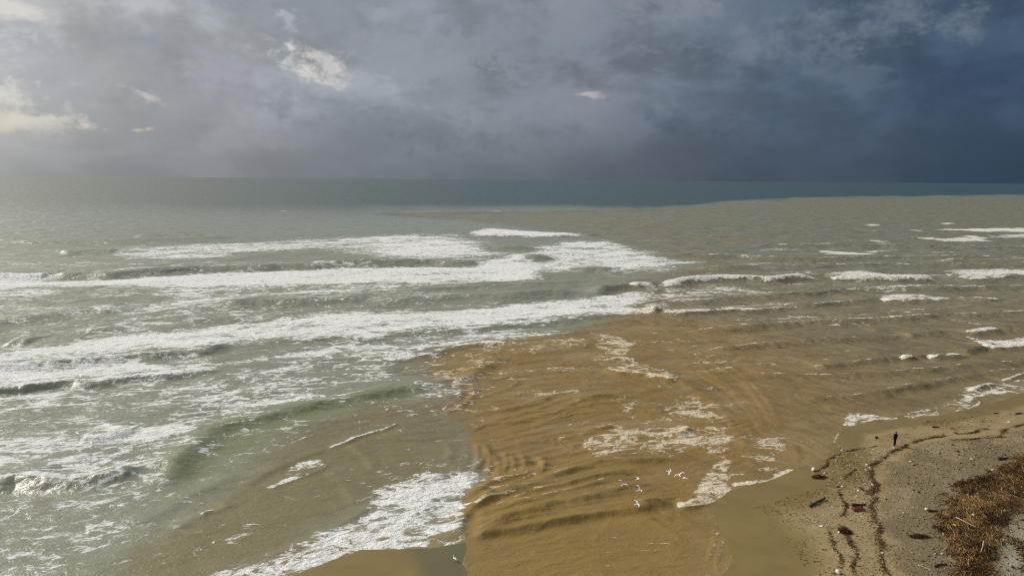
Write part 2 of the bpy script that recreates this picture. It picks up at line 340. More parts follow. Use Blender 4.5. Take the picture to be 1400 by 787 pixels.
  ([(-3.74,55.67),(-2.4,56.82),(0.17,57.91),(3.51,59.18),(6.98,60.36),(9.83,61.28),(12.04,62.06),(14.3,62.87),(15.9,62.44)],0.5,0.45,1.6,0,0,0,0,0.1),
  ([(12.29,62.62),(13.65,63.1),(14.82,63.28),(16,62.84)],0.16,0.22,0.7,0,0,0,0,0.25),
  ([(-3.82,55.96),(-4.58,57.6),(-4.28,59.78),(-3.45,61.82),(-2.41,63.67),(-1.75,65.63)],0.3,0.4,0.9,0.45,0.35,0.25,0.2,0.12),
  ([(-5.28,81.77),(-3.14,84.94),(0.14,85.84),(3.97,86.76)],0.16,0.32,0.63,0.4,0.3,0,0,0.2),
  ([(-5.07,94.77),(-0.95,98.32),(1.82,104.02)],0.16,0.4,0.72,0.4,0.3,0,0,0.2),
  ([(6.08,90.12),(10.55,94.98),(14.98,96.79),(18.69,99.72)],0.24,0.48,1.08,0.4,0.3,0,0,0.2),
  ([(5.43,79.51),(9.22,82.04),(14.39,86.12)],0.19,0.48,0.9,0.4,0.3,0,0,0.2),
  ([(0.15,77.14),(3.67,79.53),(8.18,80.59)],0.16,0.4,0.72,0.4,0.3,0,0,0.2),
  ([(-5.71,88.53),(-1.85,90.11),(3.19,92.71),(6.49,96.77)],0.16,0.4,0.72,0.4,0.3,0,0,0.2),
  ([(-4.06,62.79),(-0.52,66.42),(3.95,70.57),(10.97,74.18),(19.06,75.81)],0.16,0.34,0.55,0.34,0.2,0,0,0.22),
  ([(-3.98,61.76),(-0.06,65.64),(4.36,69.3),(11.41,72.37),(18.61,74.29)],0.16,0.34,0.55,0.34,0.2,0,0,0.22),
  ([(-3.93,61.28),(-0.68,64.41),(4.73,67.77),(10.75,71.36),(18.15,72.66)],0.16,0.34,0.55,0.34,0.2,0,0,0.22),
  ([(-3.85,60.15),(0.12,63.61),(5.13,66.82),(11.55,69.6),(17.68,71.04)],0.16,0.34,0.55,0.34,0.2,0,0,0.22),
  ([(-3.79,59.53),(0.09,62.83),(5.48,65.3),(11.49,68.29),(17.33,69.89)],0.16,0.34,0.55,0.34,0.2,0,0,0.22),
  ([(-3.71,58.47),(-0.25,61.77),(5.87,64.6),(11.07,66.83),(16.83,68.07)],0.16,0.34,0.55,0.34,0.2,0,0,0.22),
  ([(-3.64,57.61),(0.62,61.17),(6.21,63.41),(11.94,65.32),(16.49,66.95)],0.16,0.34,0.55,0.34,0.2,0,0,0.22),
  ([(-3.58,56.85),(0.19,59.92),(6.57,62.61),(11.49,64.34),(16,65.14)],0.17,0.34,0.55,0.34,0.2,0,0,0.22),
  ([(-3.51,55.92),(0.28,59.23),(6.91,61.72),(11.52,62.9),(15.64,63.88)],0.17,0.34,0.55,0.34,0.2,0,0,0.22),
  ([(-4.53,88.48),(1.09,91.78),(9.66,98.94),(17.49,100.09),(25.61,97.16)],0.12,0.34,0.55,0.34,0.2,0,0,0.22),
  ([(-4.33,85.12),(1.41,89.01),(8.89,95.05),(17.01,96.2),(24.9,94.91)],0.12,0.34,0.55,0.34,0.2,0,0,0.22),
  ([(-4.18,82.88),(0.29,85.61),(8.14,90.92),(15.23,93.78),(24.16,92.52)],0.12,0.34,0.55,0.34,0.2,0,0,0.22),
  ([(-3.99,79.65),(1.06,83.06),(7.51,87.99),(15.32,90.23),(23.42,90.13)],0.12,0.34,0.55,0.34,0.2,0,0,0.22),
  ([(-3.86,77.42),(0.76,80.67),(6.85,84.28),(14.4,87.5),(22.88,88.49)],0.12,0.34,0.55,0.34,0.2,0,0,0.22),
  ([(-3.69,74.58),(0.09,77.96),(6.31,82.02),(13.06,84.62),(22.08,85.8)],0.12,0.34,0.55,0.34,0.2,0,0,0.22),
  ([(-3.55,72.2),(0.93,76.04),(5.76,79.11),(13.37,81.76),(21.56,84.22)],0.12,0.34,0.55,0.34,0.2,0,0,0.22),
  ([(-3.42,70.06),(0.17,73.23),(5.28,76.92),(12.1,79.77),(20.8,81.59)],0.12,0.34,0.55,0.34,0.2,0,0,0.22),
  ([(-3.28,67.76),(0.07,71.35),(4.81,74.67),(11.45,77.15),(20.24,79.81)],0.13,0.34,0.55,0.34,0.2,0,0,0.22),
  ([(-3.19,66.25),(0.65,68.96),(4.34,72.19),(11.7,75.66),(19.64,77.83)],0.13,0.34,0.55,0.34,0.2,0,0,0.22),
  ([(-8.08,110.2),(0.21,114.3),(10.44,117.65),(17.68,106.66),(25.45,100.21)],0.1,0.36,0.6,0.34,0.2,0,0,0.22),
  ([(-7.33,105.63),(0.95,110.59),(10.36,114.16),(18.16,105.22),(25.66,100.32)],0.1,0.36,0.6,0.34,0.2,0,0,0.22),
  ([(-6.72,102.75),(-0.09,105.92),(10.21,110.1),(17.17,105.3),(25.8,100.13)],0.1,0.36,0.6,0.34,0.2,0,0,0.22),
  ([(-6.04,98.37),(1.16,102.53),(10.19,107.59),(18.19,103.75),(25.91,99.83)],0.1,0.36,0.6,0.34,0.2,0,0,0.22),
  ([(-5.48,95.47),(1.09,99.37),(10.04,103.76),(18.02,103.03),(26.21,100.33)],0.1,0.36,0.6,0.34,0.2,0,0,0.22),
  ([(-4.89,91.66),(0.54,95.72),(10.07,101.94),(17.28,101.89),(26.16,99.37)],0.1,0.36,0.6,0.34,0.2,0,0,0.22),
  ([(35.51,126.69),(37.3,111.1),(36.99,97.03),(33.97,82.52)],0.1,0.4,0.6,0.34,0.2,0,0,0.22),
  ([(33.35,120.73),(36.17,108.02),(35.43,94.76),(33.05,81.09)],0.1,0.4,0.6,0.34,0.2,0,0,0.22),
  ([(31.82,116.98),(33.04,103.96),(33.75,92.06),(31.17,80.6)],0.1,0.4,0.6,0.34,0.2,0,0,0.22),
  ([(29.84,111.36),(32.59,101.07),(32.47,90.42),(30.72,79.14)],0.1,0.4,0.6,0.34,0.2,0,0,0.22),
  ([(28.4,107.68),(30.91,98.37),(30.9,87.8),(29.45,78.2)],0.1,0.4,0.6,0.34,0.2,0,0,0.22),
  ([(26.72,102.89),(28.67,95.13),(29.82,86.61),(27.74,77.03)],0.1,0.4,0.6,0.34,0.2,0,0,0.22),
  ([(25.3,98.97),(28.6,93.01),(28.5,84.6),(27.51,75.76)],0.1,0.4,0.6,0.34,0.2,0,0,0.22),
  ([(-4.27,79.71),(-3.57,74.34),(-3.94,69.23)],0.22,0.28,0.45,0.34,0.2,0,0,0.25),
  ([(-2.98,78.33),(-2.2,73.13),(-2.52,68.53)],0.22,0.28,0.45,0.34,0.2,0,0,0.25),
  ([(-0.87,76.56),(-0.33,72.36),(-0.69,68.92)],0.22,0.28,0.45,0.34,0.2,0,0,0.25),
  ([(1.08,75.94),(1.61,72.4),(1.09,68.96)],0.22,0.28,0.45,0.34,0.2,0,0,0.25),
  ([(3.05,74.48),(3.64,70.88),(2.45,68.08)],0.22,0.28,0.45,0.34,0.2,0,0,0.25),
  ([(-3.04,54.41),(1.57,55.41),(8.13,56.41),(17.08,57.14)],0.03,0.22,0.35,0.34,0.2,0,0,0.22),
  ([(-2.99,53.59),(2.11,54.75),(8.54,55.36),(17.16,55.86)],0.03,0.22,0.35,0.34,0.2,0,0,0.22),
  ([(-2.97,53.19),(1.7,53.77),(8.9,54.14),(16.42,55.08)],0.03,0.22,0.35,0.34,0.2,0,0,0.22),
  ([(-2.92,52.29),(2.51,53.09),(9.3,53.32),(16.79,53.84)],0.03,0.22,0.35,0.34,0.2,0,0,0.22),
  ([(-2.89,51.78),(2.62,52.44),(9.62,52.13),(16.52,52.88)],0.03,0.22,0.35,0.34,0.2,0,0,0.22),
  ([(-2.84,50.93),(2.44,51.59),(10.02,51.48),(15.96,51.82)],0.03,0.22,0.35,0.34,0.2,0,0,0.22),
  ([(-2.81,50.24),(3.31,51.07),(10.35,50.52),(16.42,50.75)],0.03,0.22,0.35,0.34,0.2,0,0,0.22),
  ([(18.84,59.67),(18.29,57.53),(17.65,55.76),(16.3,52.95)],0.08,0.14,0.27,0.4,0.3,0,0,0.2),
  ([(19.14,57.54),(17.87,54.8),(16.96,52.51),(16.58,50.4)],0.08,0.14,0.27,0.4,0.3,0,0,0.2),
  ([(19.93,57.36),(18.91,53.94),(17.93,52.37),(17.07,51.29)],0.04,0.12,0.2,0.35,0.15,0.2,0.08,0.12),
 ],
 'areas': [
  ([(-167.98,279.65),(-171.41,300.55),(-160.21,315.11),(-123.79,333.32),(-91.74,366.49),(-54.3,390.22),(-24.22,378.05),(-12.77,339.46),(-3.45,311.23),(-3.03,275.8),(-22.57,264.3),(-45.2,265.13),(-58.42,274.34),(-73.51,292.89),(-86.05,304.4),(-93.85,294.3),(-106.9,287.29),(-115.26,257.74),(-126.57,252.3),(-149.49,262.55)],0.7,14),
  ([(-77.93,333.58),(-39.55,371.68),(-14.56,339.3),(-3.26,295.43),(-28.94,271.32),(-53.16,277.4)],0.82,12),
  ([(-22.92,404.43),(-16.89,448.57),(-0.3,430.74),(17.24,414.5),(40.46,405.63),(39.71,389.55),(15.73,377.18),(-4.25,380.06),(-20.51,383.4)],0.95,6),
  ([(8.22,315.57),(22.68,342.66),(49,357.54),(55.83,330.24),(62.76,291.72),(71.43,263.69),(57.6,247.26),(44.96,234.56),(35.57,230.28),(28.59,233.55),(23.05,240.95),(15.08,236.51),(9.04,244.1),(-0.07,252),(-3.09,281.14)],0.78,9),
  ([(56.01,353.92),(69.95,368.39),(78.92,364.74),(69.61,346.9)],0.5,6),
  ([(-168.9,207.92),(-158.37,211.75),(-126.03,215.31),(-111.29,221.33),(-100.29,229.26),(-88.73,237.75),(-59.82,237.63),(-32.81,254.24),(-12.54,260.23),(-0.1,276.02),(10.34,244.19),(8.13,218.23),(-0.02,209.8),(-21.57,210.13),(-37.39,203.24),(-57.51,202.14),(-73.29,195.66),(-98.64,195.67),(-114.28,194.83),(-131.13,192.57),(-140.15,186.87),(-147.92,181.53)],0.93,6),
  ([(-109.01,195.11),(-75.31,201.16),(-38.19,207.66),(-17.99,210.33),(4.6,216.38),(4.47,210.05),(-20.82,202.7),(-35.18,191.03),(-51.77,181.59),(-66.2,176.31),(-69.59,161.83),(-71.74,147.92),(-78.32,142.32),(-90.89,147.93),(-94.01,158.9),(-89.14,173.03),(-101.82,186.33)],0.6,7),
  ([(-155.65,191.26),(-141.96,189.35),(-131.92,192.53),(-119.94,193.17),(-123.78,180.36),(-128.64,171.14),(-137.65,168.61)],0.6,6),
  ([(-94.83,114.75),(-93.09,122.61),(-87.14,125.65),(-81.03,130.69),(-75.28,137.45),(-64.09,141.41),(-56.31,149.35),(-46.12,156.49),(-29.55,159.88),(-16.34,158.65),(0.03,170.88),(7.31,178.73),(22.51,184.07),(33.74,193.29),(40.94,191.1),(33.18,173.45),(30.99,161.59),(19.38,157.52),(8.29,149.58),(0.07,145.39),(-21.66,136.75),(-29.9,133.17),(-33.9,133.03),(-48.54,128.18),(-54.22,126.8),(-56.52,123.3),(-62.05,121.47),(-67.52,119.17),(-74.99,115.39),(-84.8,111.28),(-90.15,108.86)],0.86,4.5),
  ([(-63.25,146.7),(-57.49,152.58),(-44.75,160.14),(-31.97,165.43),(-17.41,162.26),(-30.24,156.29),(-45.88,152.23),(-54.89,145.49)],0.5,4),
  ([(-31.47,172.55),(-24.39,175.02),(-25.19,167.7),(-30.21,165.5)],0.45,3),
  ([(-11.49,178.95),(-6.13,179.21),(-6.64,172.65),(-11.08,172.44)],0.5,3),
  ([(31.65,190.63),(47.55,202.12),(66.98,208.98),(76.83,199.51),(74.75,178.6),(71.6,173.13),(63.12,167.72),(54.89,167.36),(46.54,165.06),(38.54,161.92),(31.86,164.42)],0.52,6),
  ([(49.74,202.23),(86.48,213.1),(114.61,214.66),(103.14,200.89),(61.73,192.15)],0.25,5),
  ([(-89.47,108.01),(-84.14,110.39),(-74.1,113.96),(-66.15,116.66),(-60.06,113.92),(-53.7,112.24),(-47.58,115.28),(-37.25,122.85),(-29.23,130.07),(-24.85,127.83),(-29.06,122.04),(-32.92,116.74),(-37.64,115.6),(-43.16,113.51),(-50.32,108.76),(-54.86,106.91),(-60.27,105.91),(-63.09,104.19),(-65.61,102.53),(-71.22,101.22),(-75.7,98.85),(-80.39,96.58)],0.8,3),
  ([(-47.08,124.18),(-38.57,127.35),(-29.36,130.68),(-21.46,135.43),(-9,139.97),(0.07,141.73),(7.04,143.44),(13.9,142.26),(9.02,137.89),(0.08,131.73),(-6.94,129.65),(-13.21,122.57),(-14.42,120.4),(-18.38,117.2),(-22.54,115.59),(-26.64,115.95),(-28.45,119.41),(-33.19,117.73),(-33.44,111.95),(-34.44,105.43),(-38.03,99.53),(-41.96,95.88),(-46.9,97.49),(-51.3,102.16),(-50.14,107.05),(-42.49,111.67)],0.6,3),
  ([(-22.1,127.92),(-14.6,135.68),(-2.91,138.13),(-8.42,130.81),(-14.54,122.52),(-19.17,118.18),(-24.08,117.02)],0.66,2),
  ([(-75.17,98.14),(-66.43,101.35),(-59.8,93.74),(-57.56,89.1),(-60.51,84.48),(-67.09,87.11),(-72.19,88.73),(-78.05,96.29)],0.58,2.5),
  ([(-57.8,87.91),(-49.46,86.12),(-46.67,82.7),(-48.55,78.71),(-52.78,81.03)],0.66,1.5),
  ([(-52.43,98.05),(-52.16,104.91),(-41.2,108.16),(-29.54,104.36),(-26.81,96.29),(-31.99,91.26),(-36.52,88.73),(-39.06,88.96),(-41.92,91.01),(-47.94,93.07)],0.63,2.5),
  ([(-65.07,79.53),(-61.78,79.85),(-51.13,80.09),(-46.4,82.19),(-38.04,84.75),(-37.11,80.89),(-36.69,76.23),(-36.16,71.07),(-36.09,66.86),(-35.46,62.03),(-38.23,61.99),(-40.73,67.65),(-42.64,68.32),(-44.28,67.75),(-48.14,67.86),(-51.56,68.51),(-52.3,66.9),(-54.21,65.5)],0.66,1.8),
  ([(-72.19,88.73),(-53.88,89.19),(-45.15,89.41),(-38.69,88.09),(-38.36,78.93),(-47.86,78.72),(-64.17,78.36)],0.42,2.5),
  ([(-40.48,47.76),(-43.54,51.72),(-41.84,52.62),(-39.4,53.45),(-39.75,55.82),(-39.67,57.48),(-37.76,57.77),(-34.72,55.9),(-33.51,52.75),(-33.91,50.29),(-33.12,47.86)],0.54,1.5),
  ([(-54.34,65.66),(-47.06,65.8),(-40.24,66.78),(-35.36,60.57),(-35.08,56.52),(-39.57,54.61),(-44.38,52.81)],0.4,2),
  ([(-25.65,48.91),(-23.13,50.96),(-20.94,52.94),(-18.12,54.95),(-15.74,57.87),(-13.53,62.42),(-13.73,65.92),(-11.69,66.12),(-10.37,68.23),(-8.34,70.47),(-6.33,68.3),(-4.14,69.99),(-2.03,70.22),(-2.36,68.38),(-4.21,64.94),(-4.62,62.58),(-4.76,58.99),(-3.65,56.28),(-6.06,54.9),(-7.93,54.87),(-10.71,54.71),(-12.75,54.67),(-14.82,52.59),(-17.24,50.22),(-18.38,49.02)],0.66,0.8),
  ([(-11.52,60.98),(-9.35,60.3),(-7.15,58.95),(-6.21,56.36),(-8.64,55.46),(-11.2,55.66),(-12.66,58.19)],0.75,0.8),
  ([(-25.8,57.31),(-23.56,60.06),(-21.92,57.38),(-23.67,53.69),(-26.13,51.13),(-27.6,51.74),(-26.95,54.45)],0.56,1.4),
  ([(-23.82,60.77),(-20.98,61.54),(-20.72,59.68),(-22.92,58.69)],0.5,1.2),
  ([(-24.41,66.22),(-23.74,68.51),(-23.8,71.12),(-20.7,73.17),(-20.75,70.99),(-22.59,67.99)],0.68,0.4),
  ([(-21.8,93.74),(-16.76,96.21),(-12.45,89.32),(-12.58,85.35),(-16.15,85.81),(-20.54,90.32)],0.56,1),
  ([(-14.95,102.81),(-13.15,102.86),(-11.96,96.68),(-13.39,96.3)],0.55,0.5),
  ([(-11.69,92.72),(-9.76,91.82),(-9.53,85.97),(-10.7,86.22)],0.5,0.5),
  ([(-12.43,79.98),(-10.63,78.37),(-10.17,74.21),(-11.65,75.88)],0.52,0.7),
  ([(16.13,138.84),(20.91,137.66),(22.25,129.47),(22.19,121.07),(23.57,114.64),(27.05,109.77),(26.96,106.39),(23.92,106.3),(21.55,109.17),(18.09,109.94),(15.55,113.46),(14.89,118.27),(17.53,123.6),(15.91,130.45)],0.62,1.2),
  ([(-8.26,128.41),(0.08,131.12),(6.43,130.12),(15.22,126.88),(10.9,124.48),(0.09,125.79),(-7.97,123.84)],0.38,1.2),
  ([(0.09,124.11),(6.87,124.9),(5.36,121.05),(0.1,120.87)],0.42,1),
  ([(7.04,77.61),(10.91,80.99),(13.84,82.55),(18.48,82.91),(23.85,85.94),(27.26,84.67),(27.03,80.38),(26.37,76.91),(23.78,74.49),(20.86,74.43),(16.57,73.73),(12.52,74.06),(9.33,75.04)],0.6,1.4),
  ([(21.7,95.87),(27.07,94.36),(28.79,89.75),(28.04,84.16),(24.66,85.41),(22.48,88.14),(20.35,89.54)],0.55,1.4),
  ([(16.14,62.79),(17.16,64.36),(18.62,66.69),(20.06,68.99),(21.12,70.86),(23.71,74.29),(24.77,73.69),(23.86,69.79),(23.79,67.64),(22.77,67.28),(21.03,65.24),(19.48,63.62),(17.45,62.67)],0.74,0.5),
  ([(24.77,73.69),(24.73,69.81),(28.17,71.77),(31.48,72.62),(29.51,70.27),(27.01,68.58),(22.71,67.11)],0.58,0.7),
  ([(43.49,87.79),(45.59,90.16),(47.3,90.2),(49.34,89.37),(52.21,88.86),(48.29,87.34),(45.3,86.17),(42.99,85.31)],0.74,0.6),
  ([(59.26,91.1),(66.11,97.03),(69.45,98.85),(67.47,95.73),(64.57,93.07),(60.28,91.12)],0.58,0.7),
  ([(52.16,90.02),(61.41,94.59),(69.3,100.27),(79.33,106.67),(86.66,110.23),(82.56,104.77),(66.69,94.72),(58.7,90.18),(51.89,88.28)],0.5,0.8),
  ([(26.86,80.38),(31.33,82.95),(34.94,80.55),(31.56,72.62),(28.17,71.77),(25.35,71.71)],0.4,1),
  ([(283.06,463.01),(324.98,481.9),(358.33,485.81),(392.23,489.79),(362.42,452.17),(295.58,444.88)],0.92,6),
  ([(288.43,420.46),(316.96,429.12),(346.62,432.23),(327.57,408.19),(277.5,398.11)],0.7,5),
  ([(235.89,384.29),(247.31,390.2),(274.15,418.98),(275.87,408.28),(260.4,377.32),(232.07,365.84)],0.9,4),
  ([(231.51,398.64),(242.59,394.68),(236.32,384.33),(227.64,388.3)],0.75,3),
  ([(112.6,317.43),(125.32,328.91),(143.32,337.8),(141.58,330.28),(126.51,318.57),(111.94,310.8)],0.72,3),
  ([(139.37,316.28),(151.47,310.75),(160.17,302.13),(155.74,293.03),(145.73,292.28),(136.93,300.34)],0.9,3),
  ([(160.02,314.65),(190.45,334.41),(184.94,323.35),(160.1,308.27)],0.8,3),
  ([(180.99,316.34),(202.18,318.03),(229.92,334.1),(220.59,322.86),(189.01,307.42)],0.5,4),
  ([(261.42,513.12),(274.85,523.34),(266.09,505.47),(253.83,495.99)],0.95,4),
  ([(334.09,539.91),(342.77,541.04),(330.16,521.83),(323.6,521)],0.95,4),
  ([(266.86,461.17),(272.07,461.76),(263.88,447.7),(258.84,447.15)],0.95,4),
  ([(232.27,457.23),(241.78,445.26),(230.84,437.81)],0.6,4),
  ([(192.08,370.92),(201.2,376.32),(197.46,362.67),(189.32,349.56),(193.43,362.31)],0.85,2.5),
  ([(102.97,248.11),(104.03,238.21),(103.75,228.99),(100.78,230.6)],0.6,3),
  ([(106.01,229.12),(115.42,240.85),(124.69,241.43),(132.34,234.31),(143.12,233.13),(136.69,224.01),(118.05,221.27),(105.92,220.58)],0.86,4),
  ([(157.94,253.77),(169.26,256.67),(192.21,258.17),(209.59,259.31),(189.62,234.1),(172.6,231.3),(152.26,226.61),(151.72,237.35)],0.86,4),
  ([(103.7,191.74),(108.64,197.14),(116.09,193.63),(122.23,190.18),(119.14,185.25),(106.23,183.47),(100.8,184.36)],0.7,2.5),
  ([(97.86,203.39),(118.25,208.8),(127.17,198.09),(115.33,192.32),(104,194.29)],0.4,4),
  ([(103.07,163.78),(104.72,156.78),(111.73,150.56),(107.73,145.85),(102.15,147.88),(99.12,153.24)],0.52,3),
  ([(94,138.34),(94.36,135.1),(103.58,136.72),(115.88,139.14),(109.59,131.31),(98.93,130.35),(91.91,128.35),(92.22,131.91)],0.72,1.5),
  ([(62.21,151.75),(65.02,148.71),(61.51,144.08),(58.43,146.18)],0.35,2),
  ([(62.46,130.88),(65.03,127.44),(62.15,122.91),(60.29,126.14)],0.38,1.5),
 ],
 'far_line': [(-474.46,449.15),(-345.06,466.68),(-208.67,493.76),(-117.5,555.51),(-35.15,657.12),(73.78,707.84),(156.83,749.34),(240.17,882.85),(317.86,1013),(419.43,1145.93),(539.63,1290.27),(862.58,1499.77),(1310.17,1790.13),(2452.84,2346.47)],
 'silt': [(-129.61,613.14),(-35.95,672.03),(156.83,749.34),(240.17,882.85),(317.86,1013),(539.63,1290.27),(862.58,1499.77),(1310.17,1790.13),(3377.53,2692.79),(97.94,73.16),(42.01,61.9),(16.35,46.72),(-3.02,46.46),(-3.62,55.78),(-4.71,58.32),(-4.06,62.59),(-3.32,69.27),(-4.71,79.68),(-8.61,90.32),(-5.31,103.47),(-11.18,103.3),(-15.52,110.24),(-17.75,117.22),(-13.33,123.66),(0.08,131.12),(10.52,137.95),(21.1,150.1),(28.95,168.16),(30.62,190.57),(26.51,206.75),(48.86,229.27),(71.52,256.81),(63.69,300.69),(46.85,370.76),(-0.35,472.24),(-56.66,533.62)],
 'brown': [(-12.92,117.38),(-9.89,122.68),(0.08,132.36),(10.42,136.6),(20.37,144.7),(29.25,150.42),(36.32,146.06),(39.33,139.71),(40.23,119.08),(36.81,101.59),(33.25,88.4),(30.48,78.12),(26.69,69.85),(22.71,67.11),(19.24,61.51),(18.52,56.76),(18.56,53.2),(16.66,49.51),(-3.02,46.46),(-3.38,50.22),(-3.7,52.32),(-3.4,54.35),(-3.83,56.15),(-4.62,58.05),(-4.31,60.24),(-3.35,62.6),(-4.2,64.78),(-2.74,68.37),(-3.81,71.13),(-4.74,77.36),(-4.4,82.14),(-8.56,89.72),(-6.14,95.14),(-6.72,104.22),(-10.73,103.32),(-12.11,109.91)],
 'brown_core': [(-12.67,117.38),(8.47,128.99),(22.53,129.48),(32.38,113.98),(30.26,91.29),(24.16,75.77),(19.02,64.56),(18.43,58.7),(16.09,49.5),(-3.2,49.23),(-3.96,61.11),(-3.19,75.2),(-6.24,96.83)],
 'green_bank': [(-8.6,55.22),(-3.64,56.03),(-3.4,54.35),(-3.7,52.32),(-3.2,49.23),(-6.02,49.19)],
 'sandy': [(-30.67,46.09),(-30.06,51.92),(-29.32,57.91),(-28.02,66.16),(-27.02,76.44),(-24.2,84.8),(-18.18,92.55),(-11.23,94.02),(-6.87,84.67),(-4.76,71.11),(-10.27,66.49),(-13.88,62.42),(-18.56,54.94),(-22.71,49.94),(-24.33,46.17)],
 'greenface': [(-36.82,70.48),(-37.65,77.78),(-37.7,83.95),(-33.57,87.35),(-26.61,93.62),(-19.32,98.59),(-13.33,102.47),(-11.54,96.69),(-24.22,88.45),(-26.95,81.62),(-30.14,75.71),(-31.34,68.72),(-32.73,63.62)],
 'gravel': [(41.05,71.64),(44.67,75.3),(48.98,78.37),(54.78,80.92),(61.46,82.54),(65.38,84.41),(130,112),(160,90),(120,30),(24,30),(30.75,50.23),(32.59,55.38),(34.96,61.03),(37.95,66.96)],
 'pale': [(38.56,49.94),(39.76,52.16),(41.99,54.49),(45.09,57.41),(47.93,58.77),(42.36,49.85)],
 'wrack': {'main': [(50.02,80.15),(47.97,78.89),(46.5,77.96),(44.94,76.86),(42.89,74.93),(40.58,72.88),(39.18,71.09),(38.3,68.79),(36.44,65.05),(34.23,61.07),(32.93,57.81),(31.69,55.08),(30.35,51.74),(29.76,49.99)], 'tangle': [(35.78,66.81),(35.84,65.74),(36.88,66.62),(37.9,67.87),(36.07,65.05),(35.42,65.05)], 'second': [(33.71,67.18),(33.1,65.08),(32.08,62.48),(31.03,60.12)], 'third': [(30.04,58.18),(29.69,56.5),(29.25,54.92),(28.33,52.78),(27.01,50.19)], 'fourth': [(28.48,57.64),(27.97,55.52),(27.42,53.65),(26.7,51.48)], 'upper': [(32.8,70.82),(34.8,72.63),(37.36,75.57),(39.85,77.06),(41.7,77.68),(43.32,78.32)], 'branch': [(37.81,71.53),(36.61,70.36),(35.18,68.85)], 'far_a': [(49.58,80.15),(51.46,80.92),(53.76,81.45)], 'far_b': [(55.43,82.52),(56.9,82.53),(58.63,83.36),(60.58,83.92)], 'far_c': [(53.22,79.87),(56.2,80.37),(59.94,81.14),(62.22,83.63),(66.63,86.12)]},
 'reed': [(60.85,77.08),(56.37,73.71),(51.64,70.39),(47.56,68.19),(45.11,66.7),(44.08,64.61),(42.9,65.4),(41.2,63.42),(42.04,62.04),(40.19,60.84),(39.1,59.93),(37.94,57.58),(36.88,55.43),(36.74,54.39),(35.67,53.45),(35.55,51.88),(34.6,49.63),(37.59,49.54),(39.29,51.83),(41.24,54.12),(42.75,54.86),(41.54,51.84),(40.2,49.54),(42.57,51.64),(44,55.73),(42.34,55.34),(45.24,58.34),(47.29,60.46),(49.62,61.96)],
 'reed_shade': [(46.64,62.07),(48.25,62.96),(48.92,61.95),(47.58,59.75),(45.53,58.76),(45.1,59.65)],
 'spots': {'person': (45.46,78.12), 'dark_lump': (44.69,80.71), 'bag_a': (32.94,71.22), 'yel_a': (38.93,78.02), 'wht_b': (38.76,77.1), 'wht_c': (39.44,72.71), 'wht_d': (39.35,71.89), 'wht_e': (40.98,74.13), 'yel_b': (32.9,67.55), 'yel_c': (34.07,66.99), 'plank_w': (33.08,66.47), 'wht_f': (35.15,65.92), 'wht_g': (37.41,67.51), 'wht_h': (36.44,65.05), 'log0': (28.73,62.35), 'log1': (30.99,64.11), 'ball': (28.9,62.59), 'red': (33.02,61.61), 'redtop': (33.53,62.57), 'wht_i': (28.08,58.34), 'stick_i': (29.03,57.99), 'wht_j': (29.12,57.19), 'clump_j': (29.67,57.27), 'wht_k': (26.18,50.99), 'wht_l': (31.03,53.59), 'ball_m': (39.43,61.51), 'log_m': (39.73,61.1), 'clump_n': (35.68,56.16), 'stick_o': (33.14,51.09), 'drift_p': (34.49,51.31), 'log_q': (54.84,73.27), 'wht_r': (51.72,70.38), 'dark_r': (50.95,70.05), 'st_s0': (40.32,58.67), 'st_s1': (40.94,56.91), 'st_t0': (39.92,54.35), 'st_t1': (38.5,52.6), 'yel_u': (39.49,57.52), 'wht_v': (42.45,59.49), 'orange_w': (61.35,85.33), 'wht_x': (62.02,85.89), 'd_y': (68.82,90.06), 'd_z': (66,90.41), 'd_aa': (54.32,84.74), 'clump_bb': (32.75,69.43), 'clump_cc': (46.73,67.13), 'gull_stand': (-4.53,52.7), 'wht_dd': (44.94,77.32), 'twig_ee': (26.65,54.53), 'wht_ff': (64.98,86.73)},
 'gulls': [(10.85,63.06),(12.55,64.25),(12.22,61.82),(16.04,66.22),(16.87,65.36),(17.29,64.68),(11.93,61)],
}

# ------------------------------------------------------------------ numeric helpers
_perm = rng.permutation(512).astype(np.int64)
_perm = np.concatenate([_perm, _perm, _perm])
_ang = rng.uniform(0, 2 * np.pi, 1536)
_gx, _gy = np.cos(_ang), np.sin(_ang)
def gnoise(x, y):
    xi = np.floor(x).astype(np.int64); yi = np.floor(y).astype(np.int64)
    xf = x - xi; yf = y - yi
    u = xf * xf * xf * (xf * (xf * 6 - 15) + 10); v = yf * yf * yf * (yf * (yf * 6 - 15) + 10)
    def g(ix, iy, fx, fy):
        h = _perm[_perm[ix & 511] + (iy & 511)]
        return _gx[h] * fx + _gy[h] * fy
    a = g(xi, yi, xf, yf); b = g(xi + 1, yi, xf - 1, yf)
    c = g(xi, yi + 1, xf, yf - 1); d = g(xi + 1, yi + 1, xf - 1, yf - 1)
    return ((a + (b - a) * u) + ((c + (d - c) * u) - (a + (b - a) * u)) * v) * 1.5
def fbm(x, y, o=4, gain=0.5):
    s = 0; a = 1.0; t = 0
    for i in range(o):
        s = s + a * gnoise(x * 2 ** i + 17.3 * i, y * 2 ** i - 9.1 * i); t += a; a *= gain
    return s / t
def sstep(v, lo, hi):
    t = np.clip((v - lo) / (hi - lo), 0, 1)
    return t * t * (3 - 2 * t)
